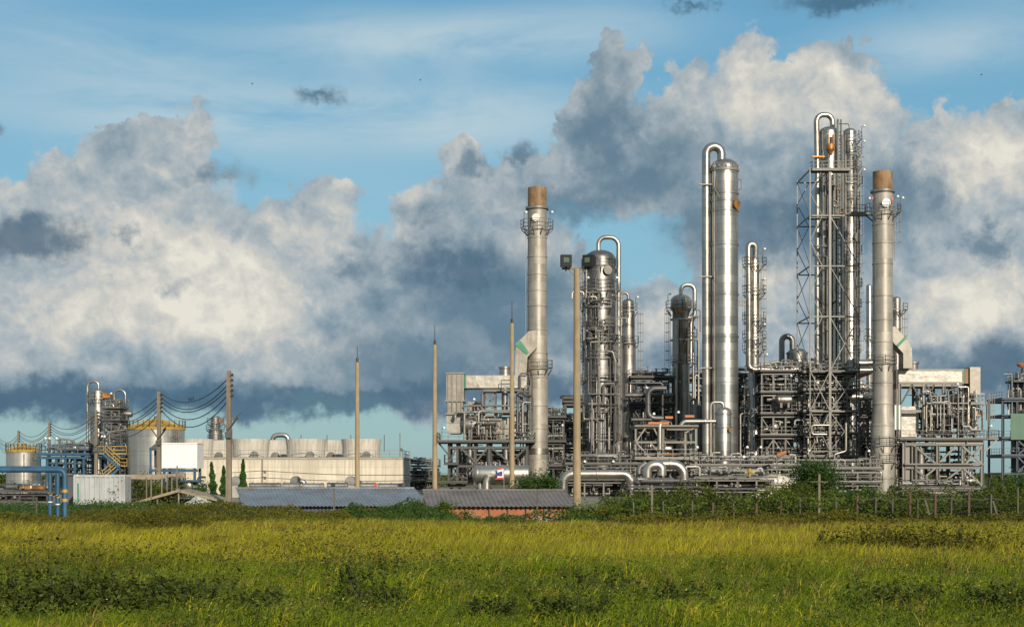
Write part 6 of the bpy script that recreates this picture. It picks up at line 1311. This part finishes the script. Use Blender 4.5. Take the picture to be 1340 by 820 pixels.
for i, (px, w, q0, q1, lab) in enumerate(((280, 12, 604, 650, 'left of the three narrow cypress trees, leaning slightly left'), (292, 11, 609, 652, 'middle one of the three narrow cypress trees, darker and close to the power pole'), (317.5, 12, 600, 640, 'right of the three narrow cypress trees, bright green on its own'))):
    Y = 142; s_ = Y / F; zt = PZ(q0, Y); x = PX(px, Y); par = empty('cypress', (x, Y, 0), lab, 'tree'); r = np.random.RandomState(50 + i); n = 2600; t = r.rand(n) ** 0.8; rad = w / 2 * s_ * np.clip(1.25 * (1 - t) ** 0.75 * (0.55 + 1.6 * np.minimum(t, 0.3)), 0, 1.1) * (0.85 + 0.25 * np.sin(t * 23 + r.rand() * 6)); a = r.rand(n) * 2 * np.pi; q = 0.35 + 0.65 * r.rand(n) ** 0.5
    P = np.stack([np.cos(a) * rad * q + (-0.25 * t if i == 0 else 0.05 * t), np.sin(a) * rad * q, 0.25 + t * (zt - 0.3)], 1); V, Lp, S = leaves(P, 0.11, up=0.1, seed=60 + i); npmesh('crown', V, Lp, S, 'leaf_cypress', parent=par)
    MB().cyl((x, Y, -0.1), (x, Y, zt * 0.8), 0.09, 0.03, 8).build('trunk', MAT['bark'], par)
PL = [('shrub', 'rounded green bush behind the gap between the grey container and the power pole', 185, 640, 146, (2.0, 1.4, 1.1), 1.0, 40, 3500, 0.10, 'leaf_dark'), ('shrub', 'green bush under the flat canopy, left of the white cabin legs', 215, 640, 150, (2.3, 1.4, 1.2), 1.1, 40, 3500, 0.10, 'leaf_dark'), ('shrub', 'small dark cypress like bush below the right end of the white cabin', 263, 640, 150, (0.7, 0.7, 1.1), 1.0, 16, 1200, 0.09, 'leaf_cypress'),
      ('shrub', 'dark green bush at the foot of the left chimney, behind the brown roof', 704, 640, 138, (1.7, 1.2, 1.15), 1.35, 40, 4200, 0.11, 'leaf_tree'), ('shrub', 'small green bush between the furnace drum and the dark roof', 690, 640, 142, (0.8, 0.8, 0.7), 0.9, 20, 1500, 0.09, 'leaf_bright'),
      ('tree', 'round dark green tree at the foot of the lattice tower', 1068, 640, 126, (1.75, 1.5, 1.7), 2.0, 70, 9000, 0.10, 'leaf_tree'), ('shrub', 'lower dark bush on the left flank of the round tree by the lattice tower', 1043, 640, 122, (1.3, 1.1, 0.9), 0.9, 36, 3500, 0.10, 'leaf_dark'), ('shrub', 'bright green bush at the foot of the right chimney', 1128, 640, 122, (1.2, 0.9, 0.75), 0.75, 28, 2200, 0.10, 'leaf_tree'),
      ('tree', 'dark green tree at the right edge under the blue black structure', 1342, 640, 118, (2.1, 1.5, 1.25), 1.15, 60, 7000, 0.10, 'leaf_tree'), ('shrub', 'low dark bush between the right furnace and the right edge tree', 1300, 640, 116, (1.5, 1.2, 0.8), 0.7, 34, 3000, 0.10, 'leaf_dark'),
      ('sapling', 'leggy bright green sapling in front of the joint between the two low roofs', 581, 655, 92, (0.45, 0.4, 0.65), 1.35, 16, 900, 0.075, 'leaf_bright'), ('shrub', 'wide bright green bush in front of the floodlight pole foot', 771, 665, 84, (1.35, 0.9, 0.62), 0.75, 44, 5200, 0.07, 'leaf_bright'), ('shrub', 'green bush right of the wide bright bush, before the low front pipe rack', 802, 672, 83, (0.8, 0.7, 0.45), 0.5, 26, 2400, 0.07, 'leaf_olive'),
      ('shrub', 'tangled green bush in front of the orange wall', 628, 680, 83, (0.6, 0.5, 0.32), 0.32, 20, 1300, 0.06, 'leaf_bright'), ('shrub', 'low green bush on the bank before the blue grey roof', 515, 660, 87, (0.9, 0.6, 0.3), 0.3, 22, 1800, 0.06, 'leaf_bright'), ('shrub', 'tuft of creeper at the right end of the orange wall', 735, 682, 84, (0.8, 0.6, 0.4), 0.35, 20, 1800, 0.06, 'leaf_tree'),
      ('shrub', 'spreading dark weed bush in the left front corner of the field', 40, 800, 28, (1.5, 1.6, 0.30), 0.36, 90, 6500, 0.045, 'leaf_dark'), ('shrub', 'dark weed bush left of centre at the bottom of the field', 190, 800, 27.5, (1.3, 1.2, 0.22), 0.26, 70, 3600, 0.045, 'leaf_dark'), ('shrub', 'tall sparse dark weed standing in the field left of centre', 472, 780, 29, (0.5, 0.45, 0.4), 0.45, 20, 700, 0.036, 'leaf_dark'), ('shrub', 'small dark weed to the right of the tall sparse weed', 512, 800, 28, (0.3, 0.3, 0.2), 0.22, 16, 700, 0.035, 'leaf_dark'),
      ('shrub', 'dark weed bush near the middle of the lower field', 790, 775, 31, (0.6, 0.4, 0.26), 0.28, 20, 700, 0.035, 'leaf_dark'), ('shrub', 'dark weed bush low right of the middle of the field', 890, 790, 29, (0.55, 0.4, 0.2), 0.22, 18, 700, 0.035, 'leaf_dark'), ('shrub', 'dark weed bush at the lower right of the field', 1170, 798, 28, (0.7, 0.5, 0.22), 0.22, 20, 900, 0.035, 'leaf_dark'),
      ('shrub', 'green shrub below the left foot of the olive table frame', 832, 660, 80, (0.75, 0.6, 0.6), 0.75, 26, 2200, 0.065, 'leaf_tree'), ('shrub', 'shrub below the right silver arch pipe', 893, 662, 82, (0.8, 0.6, 0.55), 0.7, 26, 2200, 0.065, 'leaf_dark'),
      ('shrub', 'tall shrub in the gap below the short silver drum', 930, 655, 84, (0.7, 0.6, 0.8), 0.95, 26, 2600, 0.07, 'leaf_dark'), ('shrub', 'bright shrub before the left end of the pump house', 972, 668, 79, (0.8, 0.6, 0.5), 0.6, 24, 2000, 0.06, 'leaf_bright'), ('shrub', 'dark shrub before the right end of the pump house', 1020, 660, 84, (0.9, 0.6, 0.75), 0.9, 28, 2800, 0.07, 'leaf_dark'),
      ('shrub', 'shrub between the round dark tree and the right chimney', 1103, 660, 83, (0.8, 0.6, 0.7), 0.85, 26, 2400, 0.07, 'leaf_tree'), ('shrub', 'dark shrub below the left legs of the right furnace', 1205, 665, 84, (0.9, 0.6, 0.65), 0.85, 28, 2600, 0.07, 'leaf_dark'), ('shrub', 'shrub below the right legs of the right furnace', 1266, 665, 85, (1.0, 0.6, 0.6), 0.8, 28, 2600, 0.07, 'leaf_tree'),
      ('shrub', 'weedy shrub overlapping the left end of the brown roof', 605, 668, 88, (0.8, 0.5, 0.45), 0.55, 22, 1700, 0.06, 'leaf_tree'), ('shrub', 'weedy shrub under the right end of the blue grey roof', 545, 670, 88, (0.6, 0.5, 0.35), 0.4, 18, 1300, 0.06, 'leaf_olive'),
      ('shrub', 'dark leafy weed at the bottom edge, below the dark domed column', 745, 815, 26, (0.5, 0.4, 0.16), 0.18, 22, 900, 0.04, 'leaf_dark'), ('shrub', 'dark leafy weed at the bottom edge, below the left furnace', 640, 812, 26.5, (0.4, 0.3, 0.14), 0.16, 18, 700, 0.04, 'leaf_dark'), ('shrub', 'dark leafy weed at the bottom right corner of the field', 1310, 808, 27, (0.6, 0.4, 0.2), 0.22, 22, 1000, 0.04, 'leaf_dark'), ('shrub', 'dark leafy weed at the bottom edge, below the cooling tower hall', 340, 812, 26.5, (0.5, 0.4, 0.16), 0.18, 20, 900, 0.04, 'leaf_dark'),
      ('shrub', 'olive bush patch at the right side of the field', 1255, 722, 46, (2.0, 1.2, 0.34), 0.38, 44, 5000, 0.045, 'leaf_olive'), ('shrub', 'broad olive bush left of the patch at the right side of the field', 1150, 715, 48, (1.7, 1.0, 0.32), 0.36, 40, 4200, 0.045, 'leaf_olive'), ('shrub', 'olive bush at the upper left of the field before the blue gantry', 205, 690, 66, (2.6, 1.0, 0.42), 0.4, 50, 6000, 0.05, 'leaf_olive'), ('shrub', 'dark low bush by the foot of the blue gantry', 40, 680, 68, (1.6, 0.8, 0.3), 0.3, 30, 3000, 0.05, 'leaf_olive')]
for i, (nm, lab, px, q, Y, rad, zc, nc, nl, sz, mt) in enumerate(PL): plant(nm, lab, 'tree' if nm in ('tree', 'sapling') else 'bush', PX(px, Y), Y, rad, zc, nc, nl, sz, mt, 100 + 7 * i, 0.11 if nm == 'tree' else 0.03, cs=0.34)
# the continuous scrub along the far edge of the field
def scrub(n, f, size, mat, name, label, seed):
    r = np.random.RandomState(seed); P = f(n, r); V, Lp, S = leaves(P, size, seed=seed); o = npmesh(name, V, Lp, S, mat); tag(o, label, 'undergrowth', kind='stuff')
def hedge(x0, x1, y0, y1, hmax, seed, rag=1.0):
    def f(n, r):
        x = x0 + (x1 - x0) * r.rand(n); y = y0 + (y1 - y0) * r.rand(n)
        h = hmax * (0.05 + 1.7 * fb(x + 50, y, 0.4, seed) ** 1.3) * (0.55 + 0.9 * fb(x + 90, y * 0.3, 1.5, seed + 5)); z = hgt(x, y) + h * (1 - (1 - r.rand(n)) ** 2 * 1.0) * np.clip(1.15 - 0.3 * np.abs((y - y0) / (y1 - y0) - 0.6), 0, 1); return np.stack([x, y, z], 1)
    return f
scrub(70000, hedge(5.0, 34, 77, 90, 1.5, 21), 0.085, 'leaf_dark', 'undergrowth', 'dark tangled scrub along the fence at the right far edge of the field', 31)
scrub(26000, hedge(5.0, 34, 72, 78, 0.6, 23), 0.07, 'leaf_olive', 'undergrowth', 'olive lower scrub at the foot of the fence line', 33)
scrub(16000, hedge(-9, 6, 79, 88, 0.55, 25), 0.07, 'leaf_tree', 'undergrowth', 'green weeds before the brown shed and the orange wall', 35)
scrub(30000, hedge(-31, -7, 78, 87, 0.42, 27), 0.065, 'leaf_olive', 'undergrowth', 'weedy green bank before the blue grey roof and the container', 37)
scrub(16000, hedge(-40, -20, 88, 120, 0.55, 29), 0.08, 'leaf_tree', 'undergrowth', 'green weeds around the container and its painted shaded end', 39)
def weeds(n, r):
    x, y = scatter(n, 22, 40); k = fb(x, y, 0.28, 41); keep = k > 0.53; x, y, k = x[keep], y[keep], k[keep]; return np.stack([x, y, hgt(x, y) + (0.06 + 0.5 * r.rand(len(x)) ** 1.3) * (0.5 + 5.0 * (k - 0.53))], 1)
scrub(60000, weeds, 0.036, 'leaf_dark', 'ground_weeds', 'small dark leafy weeds growing through the near grass', 43)
scrub(60000, lambda n, r: (lambda x, y: np.stack([x, y, hgt(x, y) + 0.05 + 0.35 * r.rand(len(x))], 1))(*scatter(n, 22, 42)), 0.028, 'leaf_bright', 'ground_weeds', 'bright small leaved weeds scattered through the near grass', 45)
def weeds2(n, r):
    x, y = scatter(n, 38, 76); k = fb(x, y * 0.6, 0.2, 83); keep = k > 0.55; x, y, k = x[keep], y[keep], k[keep]; return np.stack([x, y, hgt(x, y) + (0.05 + 0.55 * r.rand(len(x)) ** 1.2) * (0.35 + 6.0 * (k - 0.55))], 1)
scrub(60000, weeds2, 0.05, 'leaf_olive', 'field_weeds', 'olive weed patches spread through the yellow grass of the field', 53)
def flowers(n, r):
    x, y = scatter(n, 23, 50); return np.stack([x, y, hgt(x, y) + 0.22 + 0.25 * r.rand(len(x))], 1)
scrub(1500, flowers, 0.022, 'yellow_paint', 'field_flowers', 'tiny yellow flowers dotted over the near grass', 57)
scrub(16000, hedge(5.0, 34, 75, 84, 1.35, 91), 0.08, 'leaf_bright', 'undergrowth', 'brighter green shrubs mixed into the scrub along the right fence', 93)
# low far vegetation out to the horizon behind the plant
scrub(30000, lambda n, r: (lambda x, y: np.stack([x, y, 2.6 * r.rand(n) * (0.4 + fb(x, y, 0.02, 51))], 1))(*(lambda y: ((r.rand(n) * 2 - 1) * y * 0.45, y))(360 + 120 * r.rand(n))), 0.8, 'leaf_dark', 'distant_scrub', 'distant low belt of dark trees on the horizon behind the plant', 47)
# ---------------------------------------------------------------- fence on the right
rnd = random.Random(19)
FP = [(829, 652, 't'), (853, 634, 'p'), (868, 655, 't'), (906, 655, 't'), (933, 657, 'r'), (960, 658, 't'), (990, 658, 'r'), (1022, 655, 'r'), (1047, 652, 't'), (1072, 620, 'p'), (1094, 650, 't'), (1122, 648, 'r'), (1146, 650, 't'), (1168, 652, 't'), (1191, 643, 'r'), (1201, 652, 't'), (1213, 653, 'l'), (1224, 645, 'r'), (1245, 650, 't'), (1268, 640, 'r'), (1297, 646, 't'), (1302, 655, 'l'), (1332, 638, 't')]
Y = 76
names = {'t': ('weathered thin fence post', 'weathered_post', 0.035), 'p': ('tall pale post', 'pole_weathered', 0.05), 'r': ('rusty red fence post', 'rusty_post', 0.05), 'l': ('leaning broken fence post', 'weathered_post', 0.045)}
cnt = {}
where = {829: 'left of the wide olive bush end', 853: 'before the low front pipe rack', 868: 'right beside the tall pale post', 906: 'in front of the small dark vessel', 933: 'below the short silver drum', 960: 'left of the pump house', 990: 'before the pump house wall', 1022: 'right of the pump house', 1047: 'left of the round dark tree', 1072: 'with a short crossarm, before the round dark tree', 1094: 'right of the round dark tree', 1122: 'left of the right chimney foot', 1146: 'before the right chimney foot', 1168: 'just right of the right chimney foot', 1191: 'left of a leaning post below the right furnace', 1201: 'next to the leaning post below the right furnace', 1213: 'below the left part of the right furnace', 1224: 'right of the leaning post below the right furnace', 1245: 'below the middle of the right furnace', 1268: 'below the right end of the right furnace', 1297: 'right of the right furnace', 1302: 'by the gap right of the right furnace', 1332: 'near the right edge tree'}
for px, q, t in FP:
    lab, mt, w = names[t]; x = PX(px, Y); z0 = float(hgt(x, Y)) - 0.2; zt = PZ(q, Y); dx = 0.35 if t == 'l' else rnd.uniform(-0.03, 0.03)
    m = MB(); m.bar((x + dx, Y, z0), (x - dx * 0.3, Y, zt), w * 2); 
    if t == 'p' and px == 1072: m.bar((x - 0.45, Y - 0.1, PZ(630, Y)), (x + 0.4, Y - 0.1, PZ(630, Y)), 0.03)
    tag(m.build('fence_post', MAT[mt], None, (x, Y, z0)), lab + ' ' + where[px], 'fence post', 'posts of the old fence')
for q, a, b4, lab, mt, rr in ((653, 1125, 1312, 'thin grey fence rail along the top of the posts below the right furnace', 'steel_dark', 0.028), (663, 815, 1400, 'upper slack fence wire between the old posts', 'wire', 0.014), (671, 815, 1400, 'lower slack fence wire between the old posts', 'wire', 0.014)):
    m = MB(); n = 30; pts = [Vector((PX(a + (b4 - a) * i / n, Y), Y + 0.06, PZ(q, Y) - (0.04 * math.sin(i * 1.3) if rr < 0.03 else 0))) for i in range(n + 1)]; m.tube(pts, rr, 6, 0.01, seg=1); tag(m.build('fence_rail', MAT[mt], None, tuple(pts[0])), lab, 'fence rail')
Y = 88
for px, q, lab in ((437, 638, 'thin dark post standing before the blue grey corrugated roof'), (703, 640, 'thin dark post standing before the orange wall'), (48, 650, 'thin dark stake behind the blue gantry legs')):
    x = PX(px, Y); z0 = float(hgt(x, Y)) - 0.2; tag(MB().bar((x, Y, z0), (x, Y, PZ(q, Y)), 0.09).build('fence_post', MAT['weathered_post'], None, (x, Y, z0)), lab, 'fence post')
